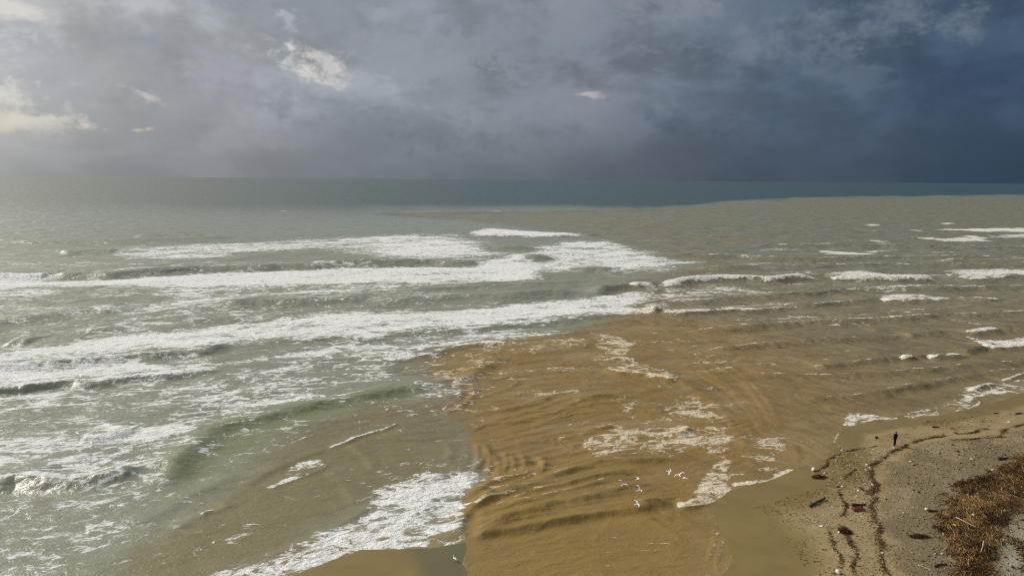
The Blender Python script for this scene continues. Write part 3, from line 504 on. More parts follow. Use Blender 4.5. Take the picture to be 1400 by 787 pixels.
def signed(x, y, poly):                      # positive inside
    ins = np.zeros(x.shape, bool); best = np.full(x.shape, 1e18)
    n = len(poly)
    for i in range(n):
        ax, ay = poly[i]; bx, by = poly[(i + 1) % n]
        dx, dy = bx - ax, by - ay
        t = np.clip(((x - ax) * dx + (y - ay) * dy) / (dx * dx + dy * dy + 1e-9), 0, 1)
        best = np.minimum(best, (x - ax - t * dx) ** 2 + (y - ay - t * dy) ** 2)
        if ay != by:
            ins ^= ((ay > y) != (by > y)) & (x < (bx - ax) * (y - ay) / (by - ay) + ax)
    return np.sqrt(best) * np.where(ins, 1, -1)
def signed_local(x, y, poly, margin):        # as signed(), far points get -margin
    p = np.array(poly)
    sel = np.nonzero((x > p[:, 0].min() - margin) & (x < p[:, 0].max() + margin) & (y > p[:, 1].min() - margin) & (y < p[:, 1].max() + margin))[0]
    out = np.full(x.shape, -float(margin))
    if len(sel):
        out[sel] = np.maximum(signed(x[sel], y[sel], poly), -margin)
    return out
def smooth_line(pts, per=8):                 # Catmull-Rom
    p = np.array(pts, float)
    if len(p) < 3:
        return p
    q = np.vstack([2 * p[0] - p[1], p, 2 * p[-1] - p[-2]])
    out = []
    for i in range(1, len(q) - 2):
        for k in range(per):
            t = k / per
            out.append(0.5 * ((2 * q[i]) + (-q[i - 1] + q[i + 1]) * t + (2 * q[i - 1] - 5 * q[i] + 4 * q[i + 1] - q[i + 2]) * t * t
                              + (-q[i - 1] + 3 * q[i] - 3 * q[i + 1] + q[i + 2]) * t ** 3))
    out.append(q[-2])
    return np.array(out)
def land_dist(x, y):
    return np.maximum(signed(x, y, LAY['land'][0]), signed(x, y, LAY['land'][1]))
def land_height(d):
    return np.where(d < 0, np.maximum(-2.5, 0.05 * d),
                    0.028 * np.minimum(d, 8) + 0.055 * np.clip(d - 8, 0, 10) + 0.008 * np.clip(d - 18, 0, 60))
def ground_z(x, y):
    X_, Y_ = np.array([float(x)]), np.array([float(y)])
    return float((land_height(land_dist(X_, Y_)) + ground_relief(X_, Y_))[0])
def ground_relief(x, y):
    d = land_dist(x, y)
    return sstep(d, 1.0, 9.0) * (0.13 * fbm(x * 0.16, y * 0.16, 3) + 0.05 * fbm(x * 0.5, y * 0.5, 3) + 0.03 * fbm(x * 1.4, y * 1.4, 3))

def grid_mesh(name, X, Y, Z, attrs, cols, mat, smooth=True):
    nr, nc = X.shape
    me = bpy.data.meshes.new(name)
    nv = nr * nc
    co = np.stack([X.ravel(), Y.ravel(), Z.ravel()], 1).astype(np.float32)
    i = np.arange(nv).reshape(nr, nc)
    q = np.stack([i[:-1, :-1], i[:-1, 1:], i[1:, 1:], i[1:, :-1]], -1).reshape(-1, 4).astype(np.int32)
    me.vertices.add(nv); me.vertices.foreach_set('co', co.ravel())
    me.loops.add(q.size); me.loops.foreach_set('vertex_index', q.ravel())
    me.polygons.add(len(q)); me.polygons.foreach_set('loop_start', np.arange(0, q.size, 4, dtype=np.int32))
    me.update(calc_edges=True)
    me.polygons.foreach_set('use_smooth', np.full(len(q), smooth))
    for k, v in attrs.items():
        a = me.attributes.new(k, 'FLOAT', 'POINT'); a.data.foreach_set('value', v.ravel().astype(np.float32))
    for k, v in cols.items():
        a = me.attributes.new(k, 'FLOAT_COLOR', 'POINT')
        a.data.foreach_set('color', np.concatenate([v.reshape(-1, 3), np.ones((nv, 1))], 1).astype(np.float32).ravel())
    me.materials.append(mat)
    o = bpy.data.objects.new(name, me)
    col.objects.link(o)
    return o

def new_mat(name):
    m = bpy.data.materials.new(name); m.use_nodes = True
    return m, NT(m.node_tree)

def simple_mat(name, c, rough=0.7, var=0.15, scale=8.0, bump=0.01, spec=0.4):
    m, N = new_mat(name)
    out = N.n('ShaderNodeOutputMaterial'); b = N.n('ShaderNodeBsdfPrincipled')
    tc = N.n('ShaderNodeTexCoord').outputs['Object']
    nz = N.noise(tc, scale, 5, 0.6).outputs[0]
    f = N.lin(nz, 0.3, 0.7, 1 - var, 1 + var)
    cmb = N.n('ShaderNodeCombineXYZ')
    for i in range(3): N.link(f, cmb.inputs[i])
    N.link(N.vm('MULTIPLY', c[:3], cmb.outputs[0]), b.inputs['Base Color'])
    b.inputs['Roughness'].default_value = rough
    b.inputs['Specular IOR Level'].default_value = spec
    bp = N.n('ShaderNodeBump'); bp.inputs['Distance'].default_value = bump; bp.inputs['Strength'].default_value = 0.6
    N.link(nz, bp.inputs['Height']); N.link(bp.outputs[0], b.inputs['Normal'])
    N.link(b.outputs[0], out.inputs[0])
    return m

# ------------------------------------------------------------------ sea
def sea_material():
    m, N = new_mat('sea_water')
    N.dims = '2D'
    out = N.n('ShaderNodeOutputMaterial')
    P = N.n('ShaderNodeTexCoord').outputs['Object']
    foam = N.attr('foam').outputs['Fac']
    mud = N.attr('mud').outputs['Fac']
    wc = N.attr('water_colour').outputs['Color']
    # ---- foam lace
    al = N.mapping(P, rot=R(16), scale=(0.6, 1.0, 1.0))
    warp = N.noise(al, 0.35, 3, 0.55).outputs['Color']
    wv = N.vm('ADD', al, N.vm('MULTIPLY', N.vm('SUBTRACT', warp, (0.5, 0.5, 0.5)), (3.4, 3.4, 0)))
    warp2 = N.noise(wv, 1.4, 2, 0.5).outputs['Color']
    wv = N.vm('ADD', wv, N.vm('MULTIPLY', N.vm('SUBTRACT', warp2, (0.5, 0.5, 0.5)), (0.9, 0.9, 0)))
    n_patch = N.noise(al, 0.07, 3, 0.5, 0.4).outputs[0]
    n_mid = N.noise(al, 0.30, 4, 0.6, 0.5).outputs[0]
    n_fine = N.noise(wv, 1.3, 6, 0.72, 0.2).outputs[0]
    def lace(scale, width):
        v = N.n('ShaderNodeTexVoronoi', feature='DISTANCE_TO_EDGE', voronoi_dimensions='2D')
        N.link(wv, v.inputs['Vector']); v.inputs['Scale'].default_value = scale
        return N.ss(v.outputs['Distance'], 0.0, width)
    l1 = lace(0.55, 0.28); l2 = lace(1.7, 0.34)
    t = N.m('MULTIPLY', N.lin(n_fine, 0.33, 0.67), 0.22)
    t = N.m('ADD', t, N.m('MULTIPLY', N.lin(n_mid, 0.36, 0.64), 0.30))
    t = N.m('ADD', t, N.m('MULTIPLY', N.lin(n_patch, 0.36, 0.64), 0.14))
    t = N.m('ADD', t, N.m('MULTIPLY', l1, 0.20))
    t = N.m('ADD', t, N.m('MULTIPLY', l2, 0.16))
    k = N.m('SUBTRACT', N.m('MULTIPLY', foam, 0.92), t)
    cov = N.ss(k, -0.06, 0.15)
    cov = N.m('MULTIPLY', cov, N.ss(foam, 0.02, 0.12))
    cov = N.m('MULTIPLY', cov, N.lin(k, 0.0, 0.28, 0.62, 1.0))
    # ---- water colour with drifting silt streaks
    st = N.mapping(P, rot=R(-58), scale=(0.38, 1.0, 1.0))
    stk = N.attr('streak').outputs['Fac']
    n_st = N.noise(st, 0.5, 5, 0.6, 0.9).outputs[0]
    n_cl = N.noise(P, 0.09, 5, 0.55, 0.5).outputs[0]
    amp = N.m('ADD', 0.10, N.m('MULTIPLY', stk, 0.30))
    f = N.m('ADD', N.m('MULTIPLY', N.m('SUBTRACT', n_st, 0.5), 2.6), N.m('MULTIPLY', N.m('SUBTRACT', n_cl, 0.5), 1.4))
    f = N.m('ADD', 1.0, N.m('MULTIPLY', f, amp))
    cmb = N.n('ShaderNodeCombineXYZ')
    for i in range(3): N.link(f, cmb.inputs[i])
    wcol = N.vm('MULTIPLY', wc, cmb.outputs[0])
    # ---- relief: wind chop and ripples in metres
    ch = N.mapping(P, rot=R(14), scale=(0.45, 1.0, 1.0))
    c1 = N.noise(ch, 0.16, 3, 0.5, 0.3).outputs[0]
    c2 = N.noise(ch, 0.9, 4, 0.6, 0.4).outputs[0]
    c3 = N.noise(P, 3.2, 3, 0.6, 0.6).outputs[0]
    chop = N.attr('chop').outputs['Fac']
    h = N.m('MULTIPLY', N.m('MULTIPLY', c1, 1.1), chop)
    h = N.m('ADD', h, N.m('MULTIPLY', N.m('MULTIPLY', c2, 0.20), N.m('ADD', 0.42, N.m('MULTIPLY', chop, 0.58))))
    h = N.m('ADD', h, N.m('MULTIPLY', c3, 0.034))
    h = N.m('ADD', h, N.m('MULTIPLY', N.m('MULTIPLY', n_st, stk), 0.22))
    bw = N.n('ShaderNodeBump'); bw.inputs['Distance'].default_value = 1.0; bw.inputs['Strength'].default_value = 1.0
    N.link(h, bw.inputs['Height'])
    water = N.n('ShaderNodeBsdfPrincipled')
    N.link(wcol, water.inputs['Base Color'])
    N.link(N.attr('rough').outputs['Fac'], water.inputs['Roughness'])
    water.inputs['IOR'].default_value = 1.333
    N.link(bw.outputs[0], water.inputs['Normal'])
    # ---- froth
    fr = N.n('ShaderNodeBsdfPrincipled')
    fcol = N.mix(N.ss(mud, 0.25, 1.0), rgb((0.88, 0.875, 0.85)), rgb((0.74, 0.64, 0.48)))
    N.link(N.mix(N.m('MULTIPLY', N.lin(n_fine, 0.35, 0.6), 0.3), fcol, N.mix(0.5, fcol, wcol)), fr.inputs['Base Color'])
    fr.inputs['Roughness'].default_value = 0.85
    fr.inputs['Specular IOR Level'].default_value = 0.2
    bf = N.n('ShaderNodeBump'); bf.inputs['Distance'].default_value = 1.0; bf.inputs['Strength'].default_value = 1.0
    hf = N.m('MULTIPLY', N.noise(al, 1.3, 4, 0.68).outputs[0], 0.42)
    N.link(hf, bf.inputs['Height']); N.link(bf.outputs[0], fr.inputs['Normal'])
    ms = N.n('ShaderNodeMixShader')
    N.link(cov, ms.inputs[0]); N.link(water.outputs[0], ms.inputs[1]); N.link(fr.outputs[0], ms.inputs[2])
    N.link(ms.outputs[0], out.inputs[0])
    return m

def build_sea():
    inv = np.linspace(1 / 40.0, 1 / 1300.0, 700)
    ys = np.concatenate([1 / inv, 1300 * (45000 / 1300) ** (np.arange(1, 70) / 69)])
    us = np.linspace(-0.98, 0.98, 1150)
    Y = np.repeat(ys[:, None], len(us), 1)
    X = us[None, :] * (Y + 6.0)
    x, y = X.ravel(), Y.ravel()
    n = len(x)
    step = np.gradient(ys); step = np.repeat(step, len(us))
    near = y < 700
    z = np.zeros(n); foam = np.zeros(n); chop = np.ones(n)
    # distance from the water's edge
    d = np.full(n, 60.0)
    s_ = y < 200
    d[s_] = -land_dist(x[s_], y[s_])
    # open-sea swell carried by the mesh as far as its rows can hold it
    ca, sa = math.cos(R(16)), math.sin(R(16))
    xr, yr = x * ca + y * sa, -x * sa + y * ca
    deep = sstep(d, 4, 45)
    for lam, amp, o in ((38, 0.55, 2), (14, 0.35, 2), (5.5, 0.16, 2), (2.2, 0.06, 2)):
        ok = np.nonzero(step < lam / 2.5)[0]
        fade = sstep(step[ok], lam / 2.5, lam / 5)
        v = fbm(xr[ok] / (lam * 2.6), yr[ok] / lam, o)
        v = np.sign(v) * np.abs(v) ** 0.9
        z[ok] += amp * v * fade * (0.10 + 0.90 * deep[ok])
    # breaking and running crests
    clear = np.zeros(n)
    jit = fbm(x * 0.12, y * 0.12, 4)
    jit3 = fbm(x * 0.045 + 7, y * 0.045, 3)
    jit2 = fbm(x * 0.5 + 40, y * 0.5, 4)
    tur = fbm(x * 0.9 + 9, y * 0.9 - 30, 3)
    for ci, (pts, h, wf, wb, fb, fbw, ff, ffw, taper) in enumerate(LAY['crests']):
        line = smooth_line(pts)
        nearness = 1 - sstep(np.array(line[:, 1].mean()), 110, 230)
        h = h * (1.1 - 0.28 * nearness); wf = wf * (1.1 + 0.2 * nearness); wb = wb * (1 + 0.2 * nearness)
        m_ = max(3 * wf, 3 * wb, fbw * 1.6, ffw * 1.6)
        sel = np.nonzero((x > line[:, 0].min() - m_) & (x < line[:, 0].max() + m_) & (y > line[:, 1].min() - m_) & (y < line[:, 1].max() + m_))[0]
        if not len(sel):
            continue
        jw = min(wf * 0.7, 2.0)
        px = x[sel] + 0.6 * jw * jit[sel]; py = y[sel] + jw * (0.8 * jit[sel] + 0.5 * nearness * jit2[sel])
        seg = np.diff(line, axis=0); sl = np.hypot(seg[:, 0], seg[:, 1]); cum = np.concatenate([[0], np.cumsum(sl)])
        best = np.full(len(sel), 1e18); sgn = np.ones(len(sel)); tt = np.zeros(len(sel)); endd = np.zeros(len(sel))
        for k in range(len(seg)):
            ax, ay = line[k]; dx, dy = seg[k]
            raw = ((px - ax) * dx + (py - ay) * dy) / (sl[k] ** 2 + 1e-9)
            t = np.clip(raw, 0, 1)
            ex, ey = px - ax - t * dx, py - ay - t * dy
            dd = ex * ex + ey * ey
            b = dd < best
            best[b] = dd[b]; tt[b] = (cum[k] + t[b] * sl[k]) / cum[-1]
            sgn[b] = np.sign(dx * ey - dy * ex)[b]          # + on the seaward side of a left-to-right line
        dist = np.sqrt(best)
        s = -sgn * dist                                     # + in front (shoreward)
        env = sstep(tt, 0, taper) * (1 - sstep(tt, 1 - taper, 1.0))
        if taper >= 0.12:
            env = np.maximum(env, 0)
        vary = np.clip(1 + 0.6 * (jit[sel] * nearness + jit3[sel] * (1 - nearness)) + 0.12 * nearness * jit2[sel], 0.35, 1.5)
        prof = np.where(s > 0, np.exp(-(s / wf) ** 2), np.exp(-(np.abs(s) / wb) ** 1.6))
        trough = -0.22 * np.exp(-((s - 2.0 * wf) / (1.2 * wf)) ** 2)
        z[sel] += h * vary * env * (prof + trough)
        if h > 0.45 and ff < 0.45 and line[:, 1].mean() > 85:
            clear[sel] = np.maximum(clear[sel], env * np.exp(-((s - 0.7 * wf) / (1.5 * wf)) ** 2))
        fo = np.zeros(len(sel))
        if fb > 0:
            fo = np.maximum(fo, fb * np.where(s <= 0, 1 - sstep(-s / fbw, 0.25, 1.5), 0))
        if ff > 0:
            fo = np.maximum(fo, ff * np.where(s >= 0, 1 - sstep(s / ffw, 0.25, 1.0), 0))
        if fb > 0 or ff > 0:
            envf = sstep(tt, 0, 0.05) * (1 - sstep(tt, 0.95, 1.0))
            fo *= envf * np.clip(1 + 0.5 * jit2[sel] + 0.3 * jit[sel], 0.3, 1.15)
            foam[sel] = np.maximum(foam[sel], fo)
            lum = sstep(fo, 0.55, 0.95)
            z[sel] += lum * min(h, 1.0) * (0.05 + 0.24 * tur[sel])
    # drifting whitewater
    wx = x + (1.0 + y * 0.006) * fbm(x * 0.08 + 3, y * 0.08, 4) * 2.2
    wy = y + (1.0 + y * 0.006) * fbm(x * 0.08 - 8, y * 0.08 + 5, 4) * 2.2
    for poly, dens, soft in LAY['areas']:
        soft = soft * 1.35
        sd = signed_local(wx, wy, poly, soft * 2.2 + 1)
        a = dens * (0.72 * sstep(sd, -soft * 0.9, soft * 0.8) + 0.28 * sstep(sd, -soft * 2.0, soft * 1.2))
        a = a * (1 - 0.85 * clear)
        foam = np.maximum(foam, a)
    foam += np.where(foam > 0.05, 0.34 * fbm(xr * 0.035, yr * 0.11, 4), 0)
    film = sstep(d, 3, 10) * (1 - 0.25 * sstep(signed_local(x, y, LAY['sandy'], 9), -3, 3)) * (1 - sstep(y, 230, 330)) * (1 - sstep(x / y, -0.05, 0.06))
    foam = np.maximum(foam, film * (0.40 + 0.30 * fbm(x * 0.06 + 60, y * 0.06, 3)))
    pl = sstep(signed_local(x, y, LAY['brown'], 8), -2, 6) * sstep(y, 70, 90)
    foam = np.maximum(foam, pl * (0.20 + 0.55 * fbm(xr * 0.05 + 11, yr * 0.12 + 3, 4)))
    rs = sstep(x / y, 0.12, 0.3) * (1 - sstep(y, 300, 420)) * sstep(d, 6, 25)
    foam = np.maximum(foam, rs * (0.10 + 0.75 * fbm(xr * 0.022 + 31, yr * 0.11 + 8, 4)))
    # a few whitecaps far out
    wcap = fbm(xr / 70, yr / 26, 3)
    foam = np.maximum(foam, 0.75 * sstep(wcap, 0.62, 0.75) * sstep(y, 260, 420) * (1 - sstep(y, 900, 1500)))
    # ---- kinds of water
    j3 = fbm(x * 0.16, y * 0.16, 4)
    bx = x + j3 * 2.4; by = y + fbm(x * 0.16 + 50, y * 0.16 + 7, 4) * 2.4
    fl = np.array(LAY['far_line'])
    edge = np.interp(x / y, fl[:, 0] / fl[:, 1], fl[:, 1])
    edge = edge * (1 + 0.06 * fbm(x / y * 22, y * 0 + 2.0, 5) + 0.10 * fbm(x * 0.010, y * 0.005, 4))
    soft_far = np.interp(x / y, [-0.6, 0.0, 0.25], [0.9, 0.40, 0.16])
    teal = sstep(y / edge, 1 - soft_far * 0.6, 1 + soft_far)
    silt = sstep(signed_local(x + j3 * (2 + y * 0.02), y + j3 * (2 + y * 0.03), LAY['silt'], 60), -7, 7) * sstep(y, 55, 60)
    bs = 0.45 + 3.2 * sstep(y, 74, 100)
    brown = sstep(signed_local(bx, by, LAY['brown'], 14) / bs, -1, 1)
    wide = sstep(signed_local(x + 3 * j3, y + 3 * j3, LAY['brown_core'], 22), -13, 5)
    brown_right = np.where(x > 0.12 * y, np.maximum(sstep(signed_local(bx, by, LAY['brown'], 26), -24, 8), 0), brown)
    mix_side = sstep(x / y, 0.06, 0.2)
    brown = brown * (1 - mix_side) + brown_right * mix_side
    core = brown * (0.55 + 0.45 * wide)
    C = np.empty((n, 3)); C[:] = (0.250, 0.252, 0.180)                      # grey-green inshore sea
    def lay(c, f):
        C[:] = C * (1 - f[:, None]) + np.array(c) * f[:, None]
    lay((0.205, 0.170, 0.075), sstep(signed_local(bx, by, LAY['sandy'], 9), -4.0, 3.0) * 0.9)
    lay((0.19, 0.200, 0.095), sstep(signed_local(bx, by, LAY['greenface'], 6), -2.5, 2.5) * 0.8)
    lay((0.222, 0.196, 0.118), silt)
    lay((0.215, 0.160, 0.070), silt * (1 - sstep(y, 90, 210)))
    lay((0.275, 0.172, 0.066), brown * 0.85)
    lay((0.262, 0.166, 0.040), core * 0.85)
    lay((0.028, 0.070, 0.082), teal * (0.92 - 0.55 * (1 - sstep(x / y, -0.75, 0.05))))  # teal weakened to the left: sky glare and glitter put into the colour
    lay((0.225, 0.262, 0.235), sstep(y, 230, 520) * (1 - silt) * (1 - teal) * 0.8)  # far-left water painted paler, standing in for reflected sky and sun glitter
    shallow = (1 - sstep(d, 0.2, 5.0)) * (1 - 0.8 * brown)
    lay((0.28, 0.205, 0.085), shallow * 0.8)
    patchy = fbm(xr / 60 + 4, yr / 22, 4)
    lay((0.205, 0.208, 0.155), silt * sstep(y, 150, 330) * (1 - teal) * np.clip(0.4 + 1.5 * patchy, 0, 1))
    lay((0.19, 0.13, 0.050), core * np.clip(1.1 * fbm(xr * 0.10 + 70, yr * 0.22, 4), 0, 0.6))
    lay((0.33, 0.24, 0.125), brown * sstep(y, 62, 80) * np.clip(1.0 * fbm(xr * 0.08 - 30, yr * 0.2, 4), 0, 0.55))
    mudv = np.clip(0.55 * silt + 0.5 * core, 0, 1)
    streak = np.clip(silt * (1 - 0.75 * core) * sstep(x / y, 0.0, 0.25), 0, 1)
    # the river mouth and swash lie nearly flat
    mouth = sstep(signed_local(x, y, LAY['brown'], 6), -1, 3)
    chop = 0.42 + 0.70 * sstep(d, 6, 60) + 0.5 * sstep(y, 200, 500)
    chop = chop * (1 - 0.35 * mouth)
    # steep little ripples of the outflow
    rp = np.nonzero(mouth > 0.01)[0]
    rx, ry = x[rp] * 0.94 + y[rp] * 0.34, -x[rp] * 0.34 + y[rp] * 0.94
    wob = fbm(rx * 0.09, ry * 0.09, 3)
    r1 = 1 - np.abs(gnoise(rx * 0.20 + 2.6 * wob, ry * 0.78 + 4.2 * wob))
    ph = ry / 1.05 + 2.6 * wob + 0.02 * rx + 0.35 * fbm(rx * 0.3, ry * 0.3, 2)
    r2 = (0.5 + 0.5 * np.sin(2 * np.pi * ph)) * np.clip(0.5 + 1.6 * fbm(rx * 0.08 + 21, ry * 0.08, 3), 0, 1)
    amp_r = sstep(d[rp], 0.5, 5) * mouth[rp] * (0.45 + 0.55 * sstep(y[rp] + 0.12 * x[rp], 59, 66)) * np.clip(0.75 + 0.9 * fbm(rx * 0.07 + 5, ry * 0.07, 2), 0.2, 1.4)
    z[rp] += amp_r * (0.07 * r1 ** 4 + 0.12 * r2 ** 2 - 0.05)
    flat_ = sstep(d, -0.3, 2.0)
    z *= 0.04 + 0.96 * flat_
    z = np.where(d < 6, np.maximum(z, -0.05 * np.clip(d, 0, 6) * 0.6), z)
    z += 0.012 * sstep(foam, 0.3, 0.8)
    # thin film edge runs under the sand
    foam = np.clip(foam, 0, 1)
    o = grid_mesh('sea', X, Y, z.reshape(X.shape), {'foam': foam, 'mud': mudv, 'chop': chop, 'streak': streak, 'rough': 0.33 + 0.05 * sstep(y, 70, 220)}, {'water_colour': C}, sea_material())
    o['kind'] = 'structure'
    return o

# ------------------------------------------------------------------ beach
def beach_material():
    m, N = new_mat('beach_sand')
    N.dims = '2D'
    out = N.n('ShaderNodeOutputMaterial'); b = N.n('ShaderNodeBsdfPrincipled')
    P = N.n('ShaderNodeTexCoord').outputs['Object']
    wet = N.attr('wet').outputs['Fac']; grav = N.attr('gravel').outputs['Fac']; pale = N.attr('pale').outputs['Fac']; grn = N.attr('green').outputs['Fac']
    n1 = N.noise(P, 0.25, 6, 0.6, 0.3).outputs[0]
    n2 = N.noise(P, 2.4, 6, 0.7).outputs[0]
    n3 = N.noise(P, 9.0, 4, 0.7).outputs[0]
    n4 = N.noise(N.mapping(P, rot=R(40), scale=(0.25, 1, 1)), 1.3, 5, 0.65, 0.6).outputs[0]
    sand = N.mix(N.lin(n1, 0.3, 0.7), rgb((0.285, 0.205, 0.100)), rgb((0.35, 0.27, 0.145)))
    sand = N.mix(N.m('MULTIPLY', N.ss(n4, 0.50, 0.66), 0.35), sand, rgb((0.20, 0.145, 0.075)))
    gr = N.mix(N.lin(n2, 0.32, 0.68), rgb((0.205, 0.16, 0.085)), rgb((0.36, 0.29, 0.165)))
    gr = N.mix(N.m('MULTIPLY', N.ss(n3, 0.48, 0.62), 0.55), gr, rgb((0.095, 0.078, 0.05)))
    gr = N.mix(N.m('MULTIPLY', N.ss(n1, 0.42, 0.62), 0.35), gr, rgb((0.31, 0.24, 0.13)))
    gf = N.ss(N.m('ADD', grav, N.m('MULTIPLY', N.m('SUBTRACT', n2, 0.5), 0.9)), 0.25, 0.75)
    n5 = N.noise(P, 0.13, 4, 0.55, 0.6).outputs[0]
    gr = N.mix(N.ss(n5, 0.40, 0.62, 0.0, 0.5), gr, rgb((0.17, 0.132, 0.072)))
    gr = N.mix(N.ss(n5, 0.50, 0.34, 0.0, 0.45), gr, rgb((0.40, 0.32, 0.19)))
    c = N.mix(gf, sand, gr)
    c = N.mix(N.m('MULTIPLY', pale, 0.8), c, N.mix(N.lin(n4, 0.3, 0.7), rgb((0.30, 0.27, 0.21)), rgb((0.42, 0.38, 0.29))))
    spk = N.m('MULTIPLY', N.ss(n3, 0.60, 0.68), N.m('MULTIPLY', N.ss(n1, 0.45, 0.6), N.m('SUBTRACT', 1.0, wet)))
    c = N.mix(N.m('MULTIPLY', spk, 0.7), c, rgb((0.09, 0.065, 0.035)))
    cw = N.mix(N.lin(n1, 0.3, 0.7), rgb((0.240, 0.170, 0.052)), rgb((0.205, 0.145, 0.048)))
    cw = N.mix(N.m('MULTIPLY', grn, 0.8), cw, rgb((0.115, 0.115, 0.052)))
    c = N.mix(wet, c, cw)
    N.link(c, b.inputs['Base Color'])
    N.link(N.lin(wet, 0, 1, 0.9, 0.30), b.inputs['Roughness'])
    N.link(N.lin(wet, 0, 1, 0.15, 0.35), b.inputs['Specular IOR Level'])
    h = N.m('ADD', N.m('MULTIPLY', n2, N.lin(gf, 0, 1, 0.04, 0.16)), N.m('MULTIPLY', n3, N.lin(gf, 0, 1, 0.012, 0.07)))
    h = N.m('MULTIPLY', h, N.lin(wet, 0, 1, 1.0, 0.12))
    bp = N.n('ShaderNodeBump'); bp.inputs['Distance'].default_value = 1.0
    N.link(h, bp.inputs['Height']); N.link(bp.outputs[0], b.inputs['Normal'])
    N.link(b.outputs[0], out.inputs[0])
    return m

def build_beach():
    xs = np.concatenate([np.linspace(-900, -60, 30), np.linspace(-58, 110, 620), np.linspace(112, 900, 70)])
    ys = np.concatenate([np.linspace(-300, 28, 24), np.linspace(30, 135, 460), np.linspace(137, 620, 40)])
    X, Y = np.meshgrid(xs, ys)
    x, y = X.ravel(), Y.ravel()
    d = land_dist(x, y)
    z = land_height(d) + ground_relief(x, y)
    jd = d + 1.1 * fbm(x * 0.22, y * 0.22, 4)
    z += np.where(np.abs(d) < 4, 0.018 * fbm(x * 0.4, y * 0.4, 4), 0)
    g = sstep(signed_local(x, y, LAY['gravel'], 10) + 1.6 * fbm(x * 0.3, y * 0.3, 4), -2.0, 3.0)
    wl = np.interp(y, [50, 60, 70, 80, 95, 110], [7.0, 6.5, 5.5, 3.2, 3.0, 3.0])     # how far the swash reaches
    wet = 1 - sstep(jd, wl * 0.75, wl * 1.25)
    wet = np.where(x < 5, 1.0, wet)
    pale = sstep(signed_local(x, y, LAY['pale'], 5), -0.8, 0.8)
    grn = sstep(signed_local(x, y, LAY['green_bank'], 5), -1.2, 0.6)
    o = grid_mesh('beach', X, Y, z.reshape(X.shape), {'wet': wet, 'gravel': g, 'pale': pale, 'green': grn}, {}, beach_material())
    o['kind'] = 'structure'
    return o

sea = build_sea()
beach = build_beach()

# ------------------------------------------------------------------ object helpers
S = LAY['spots']
def tag(o, label=None, cat=None, group=None, kind=None):
    if label: o['label'] = label
    if cat: o['category'] = cat
    if group: o['group'] = group
    if kind: o['kind'] = kind
    return o
def obj(name, me, mat=None, parent=None, loc=None, rot=None):
    if mat is not None and not me.materials:
        me.materials.append(mat)
    o = bpy.data.objects.new(name, me)
    col.objects.link(o)
    if parent is not None: o.parent = parent
    if loc is not None: o.location = loc
    if rot is not None: o.rotation_euler = rot
    return o
def empty(name, loc, rz=0.0):
    o = bpy.data.objects.new(name, None)
    o.empty_display_size = 0.2
    col.objects.link(o); o.location = loc; o.rotation_euler = (0, 0, rz)
    return o
def on_beach(key, dz=0.0):
    x, y = S[key]
    return (x, y, ground_z(x, y) + dz)
def mesh_bm(name, bm, smooth=True):
    me = bpy.data.meshes.new(name)
    bm.to_mesh(me); bm.free()
    me.polygons.foreach_set('use_smooth', [smooth] * len(me.polygons))
    return me
def tube_bm(bm, pts, radii, sides=8):
    pts = [Vector(p) for p in pts]
    rings = []
    for i, p in enumerate(pts):
        t = (pts[min(i + 1, len(pts) - 1)] - pts[max(i - 1, 0)]).normalized()
        a = t.orthogonal().normalized() if i == 0 else (rings_a - t * rings_a.dot(t)).normalized()
        rings_a = a
        b_ = t.cross(a)
        r = radii[i] if isinstance(radii, (list, tuple)) else radii
        rings.append([bm.verts.new(p + (a * math.cos(2 * math.pi * k / sides) + b_ * math.sin(2 * math.pi * k / sides)) * r) for k in range(sides)])
    for r0, r1 in zip(rings, rings[1:]):
        for k in range(sides):
            bm.faces.new((r0[k], r0[(k + 1) % sides], r1[(k + 1) % sides], r1[k]))
    bm.faces.new(rings[0][::-1]); bm.faces.new(rings[-1])
def box_bm(bm, c, s, rz=0.0, ry=0.0):
    M = Matrix.Translation(c) @ Matrix.Rotation(rz, 4, 'Z') @ Matrix.Rotation(ry, 4, 'Y') @ Matrix.Diagonal((*s, 1))
    g = bmesh.ops.create_cube(bm, size=1.0, matrix=M)
    return g['verts']
def evaluated(o):                               # freeze modifiers into a plain mesh
    dg = bpy.context.evaluated_depsgraph_get()
    me = bpy.data.meshes.new_from_object(o.evaluated_get(dg))
    old = o.data
    o.modifiers.clear(); o.data = me
    bpy.data.meshes.remove(old)
    me.polygons.foreach_set('use_smooth', [True] * len(me.polygons))
    return o

